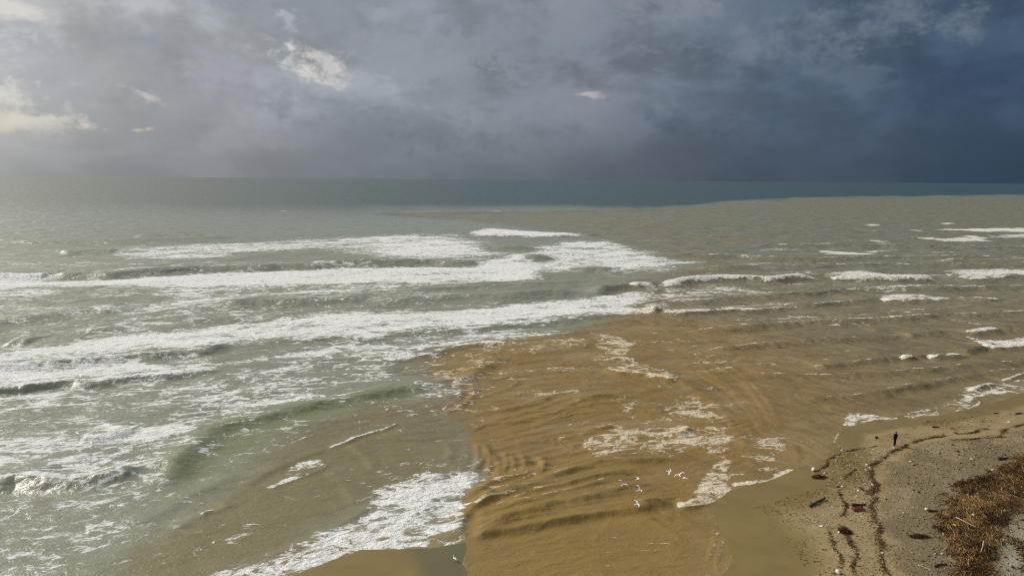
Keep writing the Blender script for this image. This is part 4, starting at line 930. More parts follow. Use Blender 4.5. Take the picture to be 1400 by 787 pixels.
MAT = dict(
    white_litter=simple_mat('white_plastic', (0.66, 0.64, 0.58), 0.55, 0.25, 7, 0.03),
    yellow=simple_mat('yellow_plastic', (0.62, 0.45, 0.05), 0.45, 0.12, 6, 0.01),
    orange=simple_mat('orange_plastic', (0.55, 0.20, 0.06), 0.5, 0.12, 6, 0.01),
    red=simple_mat('faded_red_paint', (0.19, 0.042, 0.028), 0.7, 0.35, 9, 0.01),
    wood=simple_mat('dark_wet_wood', (0.055, 0.036, 0.022), 0.75, 0.35, 12, 0.03),
    grey_wood=simple_mat('bleached_wood', (0.42, 0.36, 0.27), 0.8, 0.2, 14, 0.02),
    dark=simple_mat('black_cloth', (0.012, 0.011, 0.014), 0.85, 0.2, 30, 0.004),
    denim=simple_mat('dark_trousers', (0.016, 0.015, 0.019), 0.85, 0.2, 30, 0.004),
    skin=simple_mat('skin', (0.45, 0.27, 0.19), 0.55, 0.05, 20, 0.001),
    hair=simple_mat('dark_hair', (0.02, 0.014, 0.010), 0.7, 0.2, 60, 0.004),
    shoe=simple_mat('dark_shoe', (0.015, 0.013, 0.012), 0.6, 0.1, 30, 0.002),
    beak=simple_mat('yellow_beak', (0.60, 0.34, 0.05), 0.5, 0.1, 40, 0.001),
)

def strand_material():
    m, N = new_mat('dry_weed')
    out = N.n('ShaderNodeOutputMaterial'); b = N.n('ShaderNodeBsdfPrincipled')
    N.link(N.attr('tint').outputs['Color'], b.inputs['Base Color'])
    b.inputs['Roughness'].default_value = 0.75
    b.inputs['Specular IOR Level'].default_value = 0.25
    N.link(b.outputs[0], out.inputs[0])
    return m
MAT['strand'] = strand_material()

def raw_mesh(name, co, faces, tint_per_vert, mat):
    me = bpy.data.meshes.new(name)
    faces = np.asarray(faces, np.int32); k = faces.shape[1]
    me.vertices.add(len(co)); me.vertices.foreach_set('co', np.asarray(co, np.float32).ravel())
    me.loops.add(faces.size); me.loops.foreach_set('vertex_index', faces.ravel())
    me.polygons.add(len(faces)); me.polygons.foreach_set('loop_start', np.arange(0, faces.size, k, dtype=np.int32))
    me.update(calc_edges=True)
    a = me.attributes.new('tint', 'FLOAT_COLOR', 'POINT')
    a.data.foreach_set('color', np.concatenate([tint_per_vert, np.ones((len(co), 1))], 1).astype(np.float32).ravel())
    me.materials.append(mat)
    return me
def strands_mesh(name, P0, ang, pitch, length, rad, bend, tint):
    """three-ring, three-sided stalks: centre, heading, tilt, length, radius, sideways bend"""
    n = len(P0)
    dx = np.cos(ang) * np.cos(pitch); dy = np.sin(ang) * np.cos(pitch); dz = np.sin(pitch)
    D = np.stack([dx, dy, dz], 1); Sd = np.stack([-np.sin(ang), np.cos(ang), np.zeros(n)], 1)
    U = np.cross(D, Sd)
    V = np.zeros((n, 3, 3, 3))
    for r, (t, rr) in enumerate(((-0.5, 0.7), (0.0, 1.0), (0.5, 0.45))):
        c = P0 + D * (t * length)[:, None] + Sd * (bend * length * (0.25 - t * t))[:, None]
        for k in range(3):
            a = 2 * math.pi * k / 3
            V[:, r, k] = c + (Sd * math.cos(a) + U * math.sin(a)) * (rad * rr)[:, None]
    base = (np.arange(n) * 9)[:, None]
    q = []
    for r in range(2):
        for k in range(3):
            q.append(np.stack([base[:, 0] + r * 3 + k, base[:, 0] + r * 3 + (k + 1) % 3, base[:, 0] + (r + 1) * 3 + (k + 1) % 3, base[:, 0] + (r + 1) * 3 + k], 1))
    return raw_mesh(name, V.reshape(-1, 3), np.concatenate(q), np.repeat(tint, 9, 0), MAT['strand'])
def gz(x, y):
    return land_height(land_dist(x, y)) + ground_relief(x, y)
PAL_REED = np.array([(0.34, 0.20, 0.060), (0.23, 0.115, 0.032), (0.14, 0.062, 0.020), (0.46, 0.35, 0.18), (0.10, 0.050, 0.018), (0.05, 0.025, 0.012)])
PAL_WEED = np.array([(0.10, 0.055, 0.020), (0.17, 0.10, 0.032), (0.06, 0.032, 0.016), (0.24, 0.15, 0.05), (0.13, 0.045, 0.025)])
def tints(n, pal, w):
    c = pal[rng.choice(len(pal), n, p=np.array(w) / sum(w))]
    return c * rng.uniform(0.75, 1.25, (n, 1))

# ------------------------------------------------------------------ pebbles and fine litter on the beach
def in_poly(poly, n, lim=None):
    p = np.array(poly); out = np.zeros((0, 2))
    lo, hi = p.min(0), p.max(0)
    if lim: lo, hi = np.maximum(lo, lim[0]), np.minimum(hi, lim[1])
    while len(out) < n:
        c = rng.uniform(lo, hi, (n * 2, 2))
        out = np.vstack([out, c[signed(c[:, 0], c[:, 1], poly) > 0]])
    return out[:n]
def pebbles():
    p = in_poly(LAY['gravel'], 30000, ((24, 44), (100, 112)))
    p = p[signed(p[:, 0], p[:, 1], LAY['gravel']) + 1.6 * fbm(p[:, 0] * 0.3, p[:, 1] * 0.3, 4) > rng.uniform(-0.3, 3.5, len(p))]
    n = len(p)
    z = gz(p[:, 0], p[:, 1])
    s = rng.lognormal(math.log(0.05), 0.5, n).clip(0.02, 0.22)
    octv = np.array([(1, 0, 0), (0, 1, 0), (-1, 0, 0), (0, -1, 0), (0, 0, 0.7), (0, 0, -0.7)], float)
    octf = np.array([(0, 1, 4), (1, 2, 4), (2, 3, 4), (3, 0, 4), (1, 0, 5), (2, 1, 5), (3, 2, 5), (0, 3, 5)])
    V = octv[None] * s[:, None, None] * rng.uniform(0.7, 1.3, (n, 6, 1))
    a = rng.uniform(0, 6.28, n); c_, s2 = np.cos(a)[:, None], np.sin(a)[:, None]
    V = np.stack([V[..., 0] * c_ - V[..., 1] * s2, V[..., 0] * s2 + V[..., 1] * c_, V[..., 2]], -1)
    V += np.stack([p[:, 0], p[:, 1], z + s * 0.25], 1)[:, None]
    Fc = (octf[None] + (np.arange(n) * 6)[:, None, None]).reshape(-1, 3)
    pal = np.array([(0.33, 0.265, 0.155), (0.24, 0.19, 0.11), (0.12, 0.09, 0.05), (0.46, 0.39, 0.27), (0.25, 0.19, 0.11), (0.06, 0.048, 0.034)])
    t = tints(n, pal, (3, 4, 4, 2.5, 3, 4))
    o = obj('pebbles', raw_mesh('pebbles', V.reshape(-1, 3), Fc, np.repeat(t, 6, 0), MAT['strand']))
    tag(o, 'grey and tan pebbles covering the upper beach', kind='stuff')
def fine_litter():
    zone = [S['bag_a'], S['yel_b'], (S['log1'][0] - 8, S['log1'][1] - 2), (24, 62), (24, 48), (46, 46), S['wht_l'], S['wht_h'], S['wht_e'], S['person'], S['orange_w'], S['d_y'], (62, 92), S['dark_lump'], S['yel_a']]
    p = in_poly(zone, 8000)
    keep = fbm(p[:, 0] * 0.25, p[:, 1] * 0.25, 3) + rng.uniform(-0.35, 0.35, len(p)) > 0.02
    p = p[keep]; n = len(p)
    P0 = np.stack([p[:, 0], p[:, 1], gz(p[:, 0], p[:, 1]) + 0.012], 1)
    o = obj('beach_litter', strands_mesh('beach_litter', P0, rng.normal(0.3, 0.9, n), rng.normal(0, 0.1, n), rng.lognormal(math.log(0.16), 0.5, n),
            rng.uniform(0.008, 0.026, n), rng.normal(0, 0.4, n), tints(n, PAL_WEED, (4, 3, 4, 1.5, 1))))
    tag(o, 'fine scraps of twig and weed scattered over the sand', kind='stuff')
def pale_scraps():
    zone = [S['bag_a'], S['yel_b'], (S['log1'][0] - 3, S['log1'][1] - 2), S['wht_i'], S['wht_k'], S['wht_l'], S['wht_h'], S['wht_e'], S['person'], S['yel_a']]
    p = in_poly(zone, 800)
    n = len(p)
    P0 = np.stack([p[:, 0], p[:, 1], gz(p[:, 0], p[:, 1]) + 0.02], 1)
    pal = np.array([(0.62, 0.58, 0.50), (0.45, 0.36, 0.24), (0.50, 0.40, 0.10), (0.30, 0.10, 0.06)])
    o = obj('pale_scraps', strands_mesh('pale_scraps', P0, rng.uniform(0, 3.1, n), rng.normal(0, 0.15, n), rng.lognormal(math.log(0.13), 0.5, n),
            rng.uniform(0.015, 0.045, n), rng.normal(0, 0.3, n), tints(n, pal, (4, 4, 0.7, 0.5))))
    tag(o, 'tiny pale scraps of wood and plastic strewn over the sand', kind='stuff')
pebbles()
fine_litter()
pale_scraps()

# ------------------------------------------------------------------ wrack lines left by the tide
def wrack_line(key, label, width, per_m, lift=0.10, pal=PAL_WEED, w=(4, 3, 3, 2, 1)):
    line = smooth_line(LAY['wrack'][key], 6)
    seg = np.diff(line, axis=0); sl = np.hypot(seg[:, 0], seg[:, 1]); cum = np.concatenate([[0], np.cumsum(sl)])
    n = int(cum[-1] * per_m)
    t = rng.uniform(0, cum[-1], n)
    dens = np.clip(0.55 + 0.9 * gnoise(t * 0.55, np.zeros(n) + len(key)), 0.05, 1)
    t = t[rng.uniform(0, 1, n) < dens]; n = len(t)
    i = np.clip(np.searchsorted(cum, t) - 1, 0, len(seg) - 1); f = (t - cum[i]) / np.maximum(sl[i], 1e-6)
    c = line[i] + seg[i] * f[:, None]
    nrm = np.stack([-seg[i][:, 1], seg[i][:, 0]], 1) / np.maximum(sl[i], 1e-6)[:, None]
    wv = width * (0.55 + 0.7 * np.abs(gnoise(t * 0.9 + 9, np.zeros(n) + 2.5)))
    off = rng.standard_t(3, n).clip(-5, 5) * 0.85 * wv
    c = c + nrm * (off + 0.35 * gnoise(t * 0.4, np.zeros(n) + 7.7))[:, None]
    z = gz(c[:, 0], c[:, 1]) + rng.uniform(0, 1, n) ** 1.5 * lift * np.exp(-(off / (wv + 1e-6)) ** 2)
    head = np.arctan2(seg[i][:, 1], seg[i][:, 0]) + rng.normal(0, 0.9, n)
    o = obj('wrack_line', strands_mesh('wrack_line', np.stack([c[:, 0], c[:, 1], z + 0.01], 1), head, rng.normal(0, 0.25, n),
            rng.lognormal(math.log(0.28), 0.5, n), rng.uniform(0.010, 0.028, n), rng.normal(0, 0.8, n), tints(n, pal, w)))
    tag(o, label, kind='stuff')
wrack_line('main', 'long winding brown weed line along the foot of the pebble bank', 0.22, 95)
wrack_line('tangle', 'looped tangle of brown weed beside the long weed line', 0.16, 110)
wrack_line('second', 'reddish weed strip between the dark log and the red crate', 0.14, 60, w=(3, 2, 3, 1, 4))
wrack_line('third', 'dark weed strip running to the bottom edge below the red crate', 0.15, 80)
wrack_line('fourth', 'thin broken weed strip nearest the wet sand at the bottom', 0.12, 45)
wrack_line('upper', 'thin dark weed line along the last wash, left of the person', 0.09, 40, 0.05)
wrack_line('branch', 'short dark weed strip slanting across the sand above the yellow tub', 0.09, 60, 0.06)
wrack_line('far_a', 'dark weed strip just right of the person', 0.14, 70)
wrack_line('far_b', 'dark weed strip beside the orange litter up the beach', 0.16, 70)
wrack_line('far_c', 'dark weed line on the crest of the pebble bank at the right edge', 0.18, 60)

def reed_heap():
    poly = LAY['reed']
    p = in_poly(poly, 34000)
    p = p + rng.normal(0, 0.22, p.shape)
    sd = signed(p[:, 0], p[:, 1], poly)
    nz = fbm(p[:, 0] * 0.35, p[:, 1] * 0.35, 4)
    nf = fbm(p[:, 0] * 1.1, p[:, 1] * 1.1, 3)
    keep = rng.uniform(0, 1, len(p)) < np.clip(0.02 + 0.62 * sstep(sd, -0.1, 1.3) + 1.1 * nf + 0.9 * nz, 0.03, 1)
    p, sd, nz, nf = p[keep], sd[keep], nz[keep], nf[keep]; n = len(p)
    mound = 0.42 * sstep(sd, 0.0, 1.8) * np.clip(0.55 + 1.1 * nz + 0.5 * nf, 0.1, 1.3)
    z = gz(p[:, 0], p[:, 1]) + mound * rng.uniform(0.35, 1.0, n) + 0.02
    head = 0.75 + 1.0 * fbm(p[:, 0] * 0.15, p[:, 1] * 0.15, 2) + rng.normal(0, 0.42, n)
    t = tints(n, PAL_REED, (4, 4, 3, 2, 1.6, 1))
    u_ = p[:, 0] * math.cos(0.75) + p[:, 1] * math.sin(0.75); v_ = -p[:, 0] * math.sin(0.75) + p[:, 1] * math.cos(0.75)
    t = t * (1 + 0.9 * fbm(u_ * 0.25, v_ * 1.0, 3))[:, None]
    dk = sstep(signed(p[:, 0], p[:, 1], LAY['reed_shade']), -0.3, 0.5) * 0.8  # shade right of the clump, painted into the stalk tints
    dk = np.maximum(dk, 0.85 * sstep(fbm(p[:, 0] * 0.42 + 20, p[:, 1] * 0.42, 4), 0.0, 0.3))
    t = t * (1 - dk[:, None]) + tints(n, PAL_REED[3:] * [[0.25], [0.8], [1]], (1, 3, 3)) * dk[:, None]
    o = obj('reed_heap', strands_mesh('reed_heap', np.stack([p[:, 0], p[:, 1], z], 1), head, rng.normal(0.0, 0.09, n), rng.lognormal(math.log(0.75), 0.5, n),
            rng.uniform(0.010, 0.030, n), rng.normal(0, 0.35, n), t))
    tag(o, 'heap of golden brown washed-up reeds in the lower right corner', kind='stuff')
reed_heap()

# ------------------------------------------------------------------ driftwood, boards and litter
def log_mesh(name, length, rad, bend=0.1, stubs=2, seed=1):
    r_ = random.Random(seed); bm = bmesh.new()
    n = 7
    pts, rr = [], []
    for i in range(n):
        t = i / (n - 1) - 0.5
        pts.append((t * length, bend * length * (0.25 - t * t) + r_.uniform(-.02, .02) * length * 0.3, rad * (1 + r_.uniform(-.2, .3))))
        rr.append(rad * (1.1 - 0.5 * (t + 0.5)) * r_.uniform(0.85, 1.15))
    tube_bm(bm, pts, rr, 9)
    for k in range(stubs):
        i = r_.randint(1, n - 2); p = Vector(pts[i]); a = r_.uniform(-1.4, 1.4) + (math.pi if k % 2 else 0)
        q = p + Vector((0.35 * rad * 3, math.cos(a) * rad * 4, abs(math.sin(a)) * rad * 2.5))
        tube_bm(bm, [p, (p + q) / 2, q], [rad * 0.45, rad * 0.35, rad * 0.18], 6)
    return mesh_bm(name, bm)
def lump_mesh(name, s, seed=1, flat=0.65, crumple=0.35):
    bm = bmesh.new(); bmesh.ops.create_icosphere(bm, subdivisions=3, radius=1.0)
    co = np.array([v.co[:] for v in bm.verts])
    d = fbm(co[:, 0] * 1.3 + seed * 7.1, co[:, 1] * 1.3 + co[:, 2] * 2.1 + seed, 4) + 0.5 * fbm(co[:, 2] * 3 + seed, co[:, 0] * 3, 3)
    for v, k in zip(bm.verts, d):
        f = 1 + crumple * k
        v.co = Vector((v.co.x * s[0] * f, v.co.y * s[1] * f, (v.co.z * flat * f + flat * 0.75) * s[2]))
    return mesh_bm(name, bm)
def board_mesh(name, l, w, t, seed=1):
    r_ = random.Random(seed); bm = bmesh.new()
    n = 6; vs = []
    for i in range(n):
        x = (i / (n - 1) - 0.5) * l
        ww = w * (1 if 0 < i < n - 1 else r_.uniform(0.7, 0.95)); zz = t / 2 + 0.02 * l * math.sin(i * 0.9 + seed)
        vs.append([bm.verts.new((x + r_.uniform(-.02, .02) * l * (j % 2), sy * ww / 2, zz + sz * t / 2)) for j, (sy, sz) in enumerate(((-1, -1), (1, -1), (1, 1), (-1, 1)))])
    for a, b_ in zip(vs, vs[1:]):
        for k in range(4): bm.faces.new((a[k], a[(k + 1) % 4], b_[(k + 1) % 4], b_[k]))
    bm.faces.new(vs[0][::-1]); bm.faces.new(vs[-1])
    bmesh.ops.bevel(bm, geom=list(bm.edges), offset=t * 0.15, segments=1, affect='EDGES')
    return mesh_bm(name, bm, False)
def between(a, b):
    ax, ay = S[a]; bx, by = S[b]
    x, y = (ax + bx) / 2, (ay + by) / 2
    return (x, y, ground_z(x, y)), math.atan2(by - ay, bx - ax), math.hypot(bx - ax, by - ay)
def weed_clump(key, label, rx, ry, n, hgt=0.25, rz=0.3, pal=PAL_WEED, w=(4, 3, 3, 2, 1)):
    x, y, z = on_beach(key)
    a = rng.uniform(0, 6.28, n); r = np.sqrt(rng.uniform(0, 1, n))
    px, py = r * np.cos(a) * rx, r * np.sin(a) * ry
    P0 = np.stack([px, py, 0.02 + hgt * (1 - r * r) * rng.uniform(0.1, 1, n)], 1)
    me = strands_mesh('weed_clump', P0, rng.normal(0, 0.8, n), rng.normal(0, 0.3, n), rng.lognormal(math.log(min(rx, 0.4)), 0.4, n), rng.uniform(0.010, 0.028, n), rng.normal(0, 0.6, n), tints(n, pal, w))
    tag(obj('weed_clump', me, loc=(x, y, z), rot=(0, 0, rz)), label, 'weed', 'clumps of weed on the beach')

# the dark log lying on the sand, with pale lump at its end
c, a, l = between('log0', 'log1')
tag(obj('driftwood_log', log_mesh('driftwood_log', l * 1.0, 0.13, 0.04, 2, 3), MAT['wood'], loc=c, rot=(0, 0, a)), 'dark straight log slanting on the sand nearest the wash', 'log', 'driftwood on the beach')
def litter(key, name, label, s, mat, seed, group='litter on the beach', cat='litter', flat=0.5, crumple=0.75, rz=None, dz=-0.03):
    rz = seed * 0.7 if rz is None else rz
    k = random.Random(seed); s = (s[0] * k.uniform(0.7, 1.05), s[1] * k.uniform(0.55, 0.85), s[2] * 0.7)
    tag(obj(name, lump_mesh(name, s, seed, flat, crumple), MAT[mat], loc=on_beach(key, dz), rot=(k.uniform(-.2, .2), k.uniform(-.2, .2), rz)), label, cat, group)
litter('ball', 'litter_scrap', 'whitish lump at the lower end of the dark slanting log', (0.16, 0.14, 0.16), 'white_litter', 2)
litter('bag_a', 'plastic_bag', 'large white crumpled bag at the water edge, leftmost on the beach', (0.32, 0.26, 0.42), 'white_litter', 3, cat='bag', flat=0.8)
litter('yel_a', 'litter_scrap', 'small yellow scrap in the wash, far left of the person', (0.16, 0.13, 0.22), 'yellow', 4)
litter('wht_b', 'litter_scrap', 'white scrap just below the yellow one in the wash', (0.20, 0.14, 0.16), 'white_litter', 5)
litter('wht_c', 'litter_scrap', 'bright white scrap, upper of the pair at the bend of the weed line', (0.22, 0.17, 0.22), 'white_litter', 6)
litter('wht_d', 'litter_scrap', 'dull white scrap, lower of the pair at the bend of the weed line', (0.17, 0.15, 0.16), 'white_litter', 7)
litter('wht_e', 'litter_scrap', 'white scrap below the feet of the person, above the weed bend', (0.18, 0.13, 0.15), 'white_litter', 8)
litter('yel_b', 'litter_scrap', 'small yellow scrap left of the white board', (0.15, 0.13, 0.16), 'yellow', 9)
litter('yel_c', 'plastic_tub', 'yellow tub lying at the right end of the white board', (0.22, 0.18, 0.22), 'yellow', 10, cat='tub')
litter('wht_f', 'litter_scrap', 'white scrap left of the looped weed tangle', (0.24, 0.16, 0.18), 'white_litter', 11)
litter('wht_g', 'litter_scrap', 'white scrap on top of the looped weed tangle', (0.17, 0.14, 0.18), 'white_litter', 12)
litter('wht_h', 'litter_scrap', 'white scrap right under the looped weed tangle', (0.15, 0.13, 0.15), 'white_litter', 13)
litter('wht_i', 'litter_scrap', 'white lump below the dark log, nearest the wet sand', (0.22, 0.19, 0.2), 'white_litter', 14)
litter('wht_j', 'litter_scrap', 'white lump touching the dark weed clump', (0.20, 0.18, 0.2), 'white_litter', 15)
litter('wht_k', 'plastic_bag', 'big white bag at the bottom edge of the photo', (0.30, 0.24, 0.3), 'white_litter', 16, cat='bag', flat=0.75)
litter('wht_l', 'litter_scrap', 'small white scrap lying on the lower part of the long weed line', (0.14, 0.12, 0.14), 'white_litter', 17)
litter('ball_m', 'litter_scrap', 'round white lump alone on the pebbles left of the reed heap', (0.23, 0.21, 0.24), 'white_litter', 18, crumple=0.15, flat=0.8)
litter('wht_r', 'litter_scrap', 'pale pinkish lump at the upper edge of the reed heap', (0.24, 0.17, 0.2), 'white_litter', 19)
litter('yel_u', 'litter_scrap', 'yellow scrap caught in the middle of the reed heap', (0.24, 0.14, 0.2), 'yellow', 20, dz=0.27)
litter('wht_v', 'litter_scrap', 'small white scrap lying on the reed heap', (0.16, 0.12, 0.16), 'white_litter', 21, dz=0.27)
litter('orange_w', 'litter_scrap', 'orange scrap on the upper beach at the far right', (0.24, 0.16, 0.22), 'orange', 22)
litter('wht_x', 'litter_scrap', 'white scrap touching the orange one', (0.16, 0.13, 0.18), 'white_litter', 23)
litter('wht_dd', 'litter_scrap', 'white scrap at the feet of the person', (0.16, 0.12, 0.12), 'white_litter', 24)
litter('wht_ff', 'litter_scrap', 'flat pale streak of foam plastic near the right edge, up the beach', (0.75, 0.16, 0.08), 'white_litter', 25, rz=0.35)
litter('dark_lump', 'dark_lump', 'small black lump on the wet sand left of the person', (0.20, 0.16, 0.30), 'dark', 26, cat='lump', flat=0.8, crumple=0.5)
tag(obj('board', board_mesh('board', 1.3, 0.16, 0.05, 3), MAT['grey_wood'], loc=on_beach('plank_w'), rot=(0, 0, 0.05)), 'pale flat board between the two yellow scraps', 'board', 'driftwood on the beach')
tag(obj('stick', log_mesh('stick', 0.7, 0.035, 0.05, 0, 8), MAT['grey_wood'], loc=on_beach('stick_i'), rot=(0, 0, -0.15)), 'short whitish stick between two white lumps', 'stick', 'driftwood on the beach')
def stick2(a, b, label, rad, mat, dz):
    dz = dz * 0.76
    c, an, l = between(a, b)
    tag(obj('stick', log_mesh('stick', l, rad, 0.05, 1, 5), MAT[mat], loc=(c[0], c[1], c[2] + dz), rot=(0, 0, an)), label, 'stick', 'driftwood on the beach')
stick2('st_s0', 'st_s1', 'long pale bleached stick lying across the reed heap', 0.045, 'grey_wood', 0.50)
stick2('st_t0', 'st_t1', 'pale stick pointing at the camera in the lower reed heap', 0.05, 'grey_wood', 0.48)
tag(obj('stick', log_mesh('stick', 1.1, 0.05, 0.12, 2, 9), MAT['grey_wood'], loc=on_beach('stick_o'), rot=(0, 0, -0.9)), 'yellowish stick at the bottom edge left of the reed heap', 'stick', 'driftwood on the beach')
tag(obj('driftwood_log', log_mesh('driftwood_log', 0.95, 0.10, 0.10, 2, 11), MAT['wood'], loc=on_beach('log_m'), rot=(0, 0, -0.1)), 'short dark log right of the round white lump', 'log', 'driftwood on the beach')
tag(obj('driftwood_log', log_mesh('driftwood_log', 1.2, 0.09, 0.2, 3, 12), MAT['wood'], loc=on_beach('drift_p'), rot=(0, 0, 0.3)), 'forked dark branch at the lower left corner of the reed heap', 'branch', 'driftwood on the beach')
tag(obj('driftwood_log', log_mesh('driftwood_log', 1.1, 0.14, 0.05, 1, 13), MAT['wood'], loc=on_beach('log_q'), rot=(0, 0, 0.05)), 'dark log on the pebbles above the reed heap, near the right edge', 'log', 'driftwood on the beach')
tag(obj('driftwood_log', log_mesh('driftwood_log', 0.7, 0.10, 0.15, 2, 14), MAT['wood'], loc=on_beach('dark_r'), rot=(0, 0, 1.2)), 'dark stump beside the pale pinkish lump', 'log', 'driftwood on the beach')
tag(obj('driftwood_log', log_mesh('driftwood_log', 1.0, 0.10, 0.1, 2, 15), MAT['wood'], loc=on_beach('d_y'), rot=(0, 0, 0.2)), 'dark log highest up the beach at the right edge', 'log', 'driftwood on the beach')
tag(obj('driftwood_log', log_mesh('driftwood_log', 0.8, 0.06, 0.12, 2, 16), MAT['wood'], loc=on_beach('d_z'), rot=(0, 0, 0.1)), 'small dark branch on the sand above the orange scrap', 'branch', 'driftwood on the beach')
tag(obj('driftwood_log', log_mesh('driftwood_log', 0.9, 0.09, 0.1, 2, 17), MAT['wood'], loc=on_beach('d_aa'), rot=(0, 0, 0.1)), 'dark branch on the swash line well right of the person', 'branch', 'driftwood on the beach')
tag(obj('driftwood_log', log_mesh('driftwood_log', 0.42, 0.035, 0.1, 1, 18), MAT['wood'], loc=on_beach('twig_ee'), rot=(0, 0, -0.3)), 'small dark twig alone on the sand below the white lumps', 'twig', 'driftwood on the beach')
weed_clump('clump_j', 'dark weed clump at the upper end of the weed strip below the red crate', 0.45, 0.5, 420, 0.3, 0.3, w=(3, 1, 4, 1, 2))
weed_clump('clump_n', 'reddish brown weed clump alone on the pebbles', 0.75, 0.3, 420, 0.22, 0.0, w=(2, 2, 2, 1, 3))
weed_clump('clump_bb', 'dark weed clump just below the large white bag', 0.7, 0.45, 300, 0.16, 0.2, w=(4, 2, 4, 1, 1))
weed_clump('clump_cc', 'dark flat weed clump at the upper left tip of the reed heap', 1.3, 0.4, 600, 0.25, 0.25, PAL_REED, (1, 1, 2, 0.5, 4, 4))

def red_crate():
    x, y, z = on_beach('red')
    root = empty('red_crate', (x, y, z), 0.06)
    L_, W_, H_ = 1.05, 0.5, 0.24
    bm = bmesh.new(); box_bm(bm, (0, 0, 0.03), (L_, W_, 0.03)); obj('base', mesh_bm('base', bm, False), MAT['red'], root)
    sl = bmesh.new(); box_bm(sl, (0, 0, 0), (L_, 0.02, 0.06)); bmesh.ops.bevel(sl, geom=list(sl.edges), offset=0.006, segments=1, affect='EDGES'); long_ = mesh_bm('slat', sl, False)
    ss_ = bmesh.new(); box_bm(ss_, (0, 0, 0), (0.02, W_, 0.06)); bmesh.ops.bevel(ss_, geom=list(ss_.edges), offset=0.006, segments=1, affect='EDGES'); short_ = mesh_bm('slat', ss_, False)
    po = bmesh.new(); box_bm(po, (0, 0, 0), (0.05, 0.05, H_)); post = mesh_bm('post', po, False)
    for k in range(3):
        for s_ in (-1, 1):
            obj('slat', long_, MAT['red'], root, (0, s_ * (W_ / 2 + 0.012), 0.08 + 0.085 * k))
            obj('slat', short_, MAT['red'], root, (s_ * (L_ / 2 + 0.012), 0, 0.08 + 0.085 * k))
    for sx in (-1, 1):
        for sy in (-1, 1):
            obj('post', post, MAT['red'], root, (sx * (L_ / 2 - 0.03), sy * (W_ / 2 - 0.03), H_ / 2 + 0.045))
    tag(root, 'faded red crate lying between the two weed strips', 'crate')
red_crate()
tag(obj('driftwood_log', log_mesh('driftwood_log', 1.35, 0.12, 0.03, 1, 21), MAT['wood'], loc=on_beach('redtop'), rot=(0, 0, 0.02)), 'dark log lying directly behind the red crate', 'log', 'driftwood on the beach')

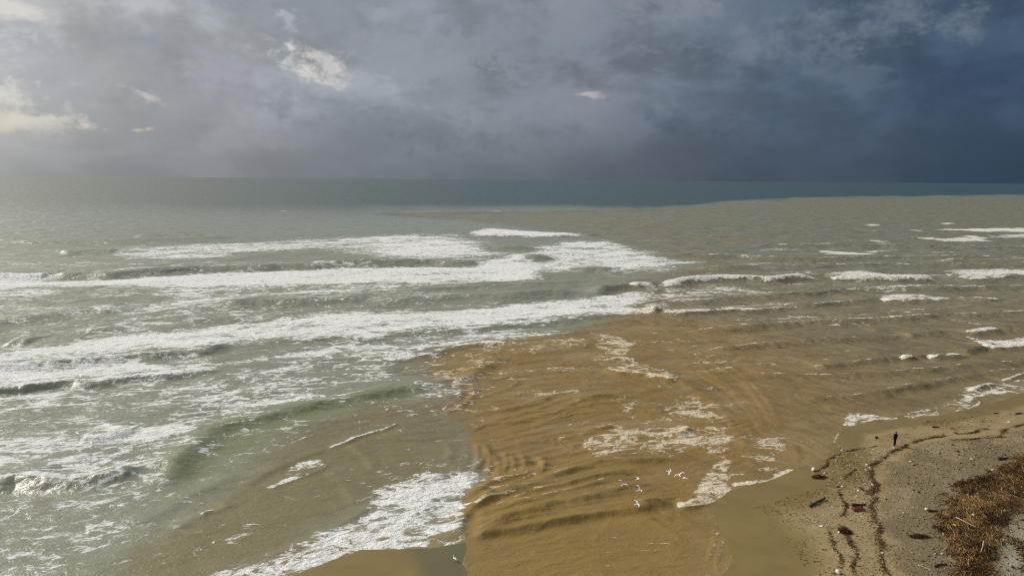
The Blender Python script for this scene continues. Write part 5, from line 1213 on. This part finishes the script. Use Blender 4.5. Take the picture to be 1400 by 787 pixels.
# ------------------------------------------------------------------ person on the beach
def skinned(name, verts, edges, rad, mat, parent, sub=2):
    me = bpy.data.meshes.new(name); me.from_pydata(verts, edges, [])
    o = obj(name, me, None, parent)
    o.modifiers.new('skin', 'SKIN').use_smooth_shade = True
    if not me.skin_vertices:
        raise RuntimeError('no skin layer')
    for i, r in enumerate(rad):
        d_ = me.skin_vertices[0].data[i]
        d_.radius = r if isinstance(r, tuple) else (r, r); d_.use_root = (i == 0)
    sb = o.modifiers.new('sub', 'SUBSURF'); sb.levels = sub; sb.render_levels = sub
    evaluated(o)
    o.data.materials.clear(); o.data.materials.append(mat)
    return o
def person():
    x, y, z = on_beach('person')
    root = empty('person', (x, y, z - 0.01), 0.35)
    V = [(0, 0, .96), (0, 0, 1.12), (0, .01, 1.32), (0, .0, 1.47), (0, .015, 1.56), (0, .03, 1.64), (0, .02, 1.72),
         (-.17, 0, 1.41), (-.235, -.03, 1.15), (-.20, .09, .95), (-.18, .13, .89), (.17, 0, 1.41), (.235, -.04, 1.15), (.21, .06, .93), (.20, .09, .86),
         (-.085, 0, .90), (-.095, .02, .50), (-.09, -.02, .09), (-.10, .10, .045), (.085, 0, .90), (.10, .03, .50), (.10, -.01, .09), (.12, .11, .045), (0, .125, 1.63)]
    E = [(0, 1), (1, 2), (2, 3), (3, 4), (4, 5), (5, 6), (3, 7), (7, 8), (8, 9), (9, 10), (3, 11), (11, 12), (12, 13), (13, 14), (0, 15), (15, 16), (16, 17), (17, 18), (0, 19), (19, 20), (20, 21), (21, 22), (5, 23)]
    Rr = [(.11, .085), (.115, .08), (.14, .09), (.065, .065), (.055, .055), (.082, .095), (.06, .07), .06, .045, .033, .036, .06, .045, .033, .036,
          .085, .058, .038, .036, .085, .058, .038, .036, .012]
    for side, (px, py, pz), (wx, wy, wz) in ((-1, V[10], V[9]), (1, V[14], V[13])):      # four fingers and a thumb each
        d = Vector((px - wx, py - wy, pz - wz)).normalized()
        hand = 10 if side < 0 else 14
        for k in range(4):
            o_ = Vector((0, (k - 1.5) * 0.019, 0))
            ln = (.062, .072, .068, .052)[k]
            a0 = Vector((px, py, pz)) + d * .03 + o_; a1 = a0 + d * ln * .6; a2 = a1 + (d + Vector((-side * .5, 0, 0))).normalized() * ln * .5
            i0 = len(V); V += [tuple(a0), tuple(a1), tuple(a2)]; E += [(hand, i0), (i0, i0 + 1), (i0 + 1, i0 + 2)]; Rr += [.010, .009, .007]
        t0 = Vector((px, py + .032, pz + .03)); t1 = t0 + Vector((-side * .01, .025, -.03)); t2 = t1 + Vector((-side * .006, .008, -.03))
        i0 = len(V); V += [tuple(t0), tuple(t1), tuple(t2)]; E += [(hand, i0), (i0, i0 + 1), (i0 + 1, i0 + 2)]; Rr += [.012, .010, .008]
    skinned('body', V, E, Rr, MAT['skin'], root)
    JV = [(0, 0, .80), (0, 0, 1.10), (0, .0, 1.30), (0, -.005, 1.45), (0, -.005, 1.57), (-.18, -.005, 1.41), (-.245, -.035, 1.15), (-.205, .08, .965), (.18, -.005, 1.41), (.245, -.045, 1.15), (.215, .05, .95)]
    JE = [(0, 1), (1, 2), (2, 3), (3, 4), (3, 5), (5, 6), (6, 7), (3, 8), (8, 9), (9, 10)]
    skinned('jacket', JV, JE, [(.205, .16), (.19, .145), (.20, .145), (.12, .10), (.088, .088), .085, .068, .055, .085, .068, .055], MAT['dark'], root)
    TV = [(0, 0, .95), (-.088, 0, .86), (-.096, .02, .50), (-.092, -.015, .10), (.088, 0, .86), (.10, .03, .50), (.10, -.005, .10)]
    skinned('trousers', TV, [(0, 1), (1, 2), (2, 3), (0, 4), (4, 5), (5, 6)], [(.15, .12), .105, .08, .062, .105, .08, .062], MAT['denim'], root)
    for sx, hx, hy in ((-1, -.092, -.03), (1, .10, -.02)):
        skinned('shoe', [(hx, hy, .06), (hx + sx * .008, hy + .08, .055), (hx + sx * .015, hy + .17, .042)], [(0, 1), (1, 2)], [(.055, .06), (.052, .05), (.046, .036)], MAT['shoe'], root)
    skinned('hair', [(0, -.035, 1.58), (0, -.03, 1.68), (0, .01, 1.755), (0, .06, 1.745)], [(0, 1), (1, 2), (2, 3)], [(.08, .055), (.10, .07), (.095, .06), (.055, .035)], MAT['hair'], root)
    for s_ in (-1, 1):
        bm = bmesh.new(); bmesh.ops.create_uvsphere(bm, u_segments=8, v_segments=6, radius=.012)
        obj('eye', mesh_bm('eye', bm), MAT['hair'], root, (s_ * .033, .118, 1.665))
    tag(root, 'person in dark jacket and dark trousers standing on the beach by the weed line', 'person')
person()

# ------------------------------------------------------------------ gulls
def gull_material():
    m, N = new_mat('gull_plumage')
    out = N.n('ShaderNodeOutputMaterial'); b = N.n('ShaderNodeBsdfPrincipled')
    P = N.n('ShaderNodeTexCoord').outputs['Object']
    sx = N.n('ShaderNodeSeparateXYZ'); N.link(P, sx.inputs[0])
    ay = N.m('ABSOLUTE', sx.outputs[1])
    nz = N.noise(P, 40, 3, 0.6).outputs[0]
    wing = N.ss(ay, 0.08, 0.14)
    c = N.mix(N.m('MULTIPLY', wing, 0.12), rgb((0.82, 0.82, 0.80)), rgb((0.45, 0.46, 0.48)))
    c = N.mix(N.ss(N.m('ADD', ay, N.m('MULTIPLY', nz, 0.04)), 0.56, 0.60), c, rgb((0.05, 0.05, 0.055)))
    N.link(c, b.inputs['Base Color']); b.inputs['Roughness'].default_value = 0.7
    N.link(b.outputs[0], out.inputs[0])
    return m
MAT['gull'] = gull_material()
def gull_body(bend, sweep):
    bm = bmesh.new()
    tube_bm(bm, [(-.24, 0, .01), (-.17, 0, .012), (-.08, 0, 0), (.03, 0, -.005), (.12, 0, .01), (.18, 0, .028), (.225, 0, .03)], [.02, .04, .062, .07, .055, .04, .02], 10)
    # tail fan
    v = [bm.verts.new(p) for p in ((-.2, -.025, .02), (-.2, .025, .02), (-.33, .065, .015), (-.345, 0, .015), (-.33, -.065, .015), (-.2, -.025, .0), (-.2, .025, .0), (-.33, .065, .007), (-.345, 0, .007), (-.33, -.065, .007))]
    bm.faces.new(v[0:5][::-1]); bm.faces.new(v[5:10])
    for k in range(5): bm.faces.new((v[k], v[(k + 1) % 5], v[5 + (k + 1) % 5], v[5 + k]))
    for s in (-1, 1):
        rings = []
        for (yy, xx, zz, ch, th) in ((.0, .03, .02, .19, .045), (.12, .05, .04 + bend * .10, .185, .042), (.30, .075, .05 + bend * .22, .16, .036), (.46, .03 - sweep * .06, .05 + bend * .20, .125, .030), (.60, -.04 - sweep * .12, .05 + bend * .10, .085, .026), (.70, -.10 - sweep * .15, .045 + bend * .02, .03, .020)):
            rings.append([bm.verts.new((xx + ch * u, s * yy, zz + th * w)) for u, w in ((.5, 0), (.25, .5), (-.1, .45), (-.5, .05), (-.1, -.35), (.25, -.4))])
        for a_, b_ in zip(rings, rings[1:]):
            for k in range(6):
                f = (a_[k], a_[(k + 1) % 6], b_[(k + 1) % 6], b_[k])
                bm.faces.new(f if s < 0 else f[::-1])
        bm.faces.new(rings[0] if s < 0 else rings[0][::-1]); bm.faces.new(rings[-1][::-1] if s < 0 else rings[-1])
    o = obj('tmp', mesh_bm('body', bm))
    rm = o.modifiers.new('r', 'REMESH'); rm.mode = 'VOXEL'; rm.voxel_size = 0.008; rm.use_smooth_shade = True
    evaluated(o)
    me = o.data; bpy.data.objects.remove(o)
    me.materials.clear(); me.materials.append(MAT['gull'])
    return me
def beak_mesh():
    bm = bmesh.new(); tube_bm(bm, [(.215, 0, .03), (.25, 0, .028), (.275, 0, .018)], [.012, .009, .003], 6)
    return mesh_bm('beak', bm)
bodies = [gull_body(1.0, 0.6), gull_body(0.35, 1.0), gull_body(-0.6, 0.8)]
bk = beak_mesh()
GU = [(0, 0.9, 2.0, 0.35, 'white gull with raised wings, leftmost over the brown ripples'),
      (1, 0.1, 2.0, -0.25, 'pale gull gliding farthest out above the nearest brown wave'),
      (0, 0.3, 2.0, 0.25, 'white gull with wings spread wide, middle of the three above the wave crest'),
      (2, -0.5, 2.0, 0.2, 'faint gull flying highest over the smooth brown water by the foam fan'),
      (1, 1.6, 2.0, -0.4, 'small gull between the faint gull and the bright gull by the foam fan'),
      (2, 2.4, 2.0, 0.3, 'bright white gull nearest the foam fan'),
      (1, 0.2, 1.0, 0.15, 'white gull skimming low right over the dark breaking wave crest')]
for (bi, rz, h, roll, label), (gx_, gy_) in zip(GU, LAY['gulls']):
    root = empty('gull', (gx_, gy_, h), rz); root.rotation_euler = (roll, -0.08, rz)
    obj('body', bodies[bi], None, root); obj('beak', bk, MAT['beak'], root)
    tag(root, label, 'gull', 'gulls flying over the river mouth')
def standing_gull():
    x, y, z = on_beach('gull_stand')
    root = empty('gull', (x, y, z), 2.2)
    bm = bmesh.new()
    tube_bm(bm, [(-.26, 0, .20), (-.16, 0, .21), (-.05, 0, .215), (.06, 0, .23), (.11, 0, .28), (.13, 0, .34), (.155, 0, .385), (.19, 0, .39)], [.012, .05, .075, .072, .05, .036, .042, .02], 10)
    for s in (-1, 1):
        tube_bm(bm, [(.05, s * .06, .24), (-.08, s * .068, .235), (-.22, s * .03, .215), (-.32, s * .008, .20)], [.035, .045, .025, .006], 8)
    o = obj('tmp', mesh_bm('body', bm)); rm = o.modifiers.new('r', 'REMESH'); rm.mode = 'VOXEL'; rm.voxel_size = 0.011
    evaluated(o); me = o.data; bpy.data.objects.remove(o); me.materials.clear(); me.materials.append(MAT['gull'])
    obj('body', me, None, root)
    for s in (-1, 1):
        b2 = bmesh.new(); tube_bm(b2, [(.0, s * .03, .17), (.005, s * .03, .09), (.0, s * .03, .012)], [.010, .007, .007], 6); tube_bm(b2, [(-.01, s * .03, .008), (.05, s * .03, .006)], [.008, .012], 6)
        obj('leg', mesh_bm('leg', b2), MAT['beak'], root)
    b3 = bmesh.new(); tube_bm(b3, [(.19, 0, .39), (.215, 0, .387), (.235, 0, .378)], [.011, .008, .003], 6); obj('beak', mesh_bm('beak', b3), MAT['beak'], root)
    tag(root, 'single white gull standing on the wet sand by the foam edge', 'gull')
standing_gull()
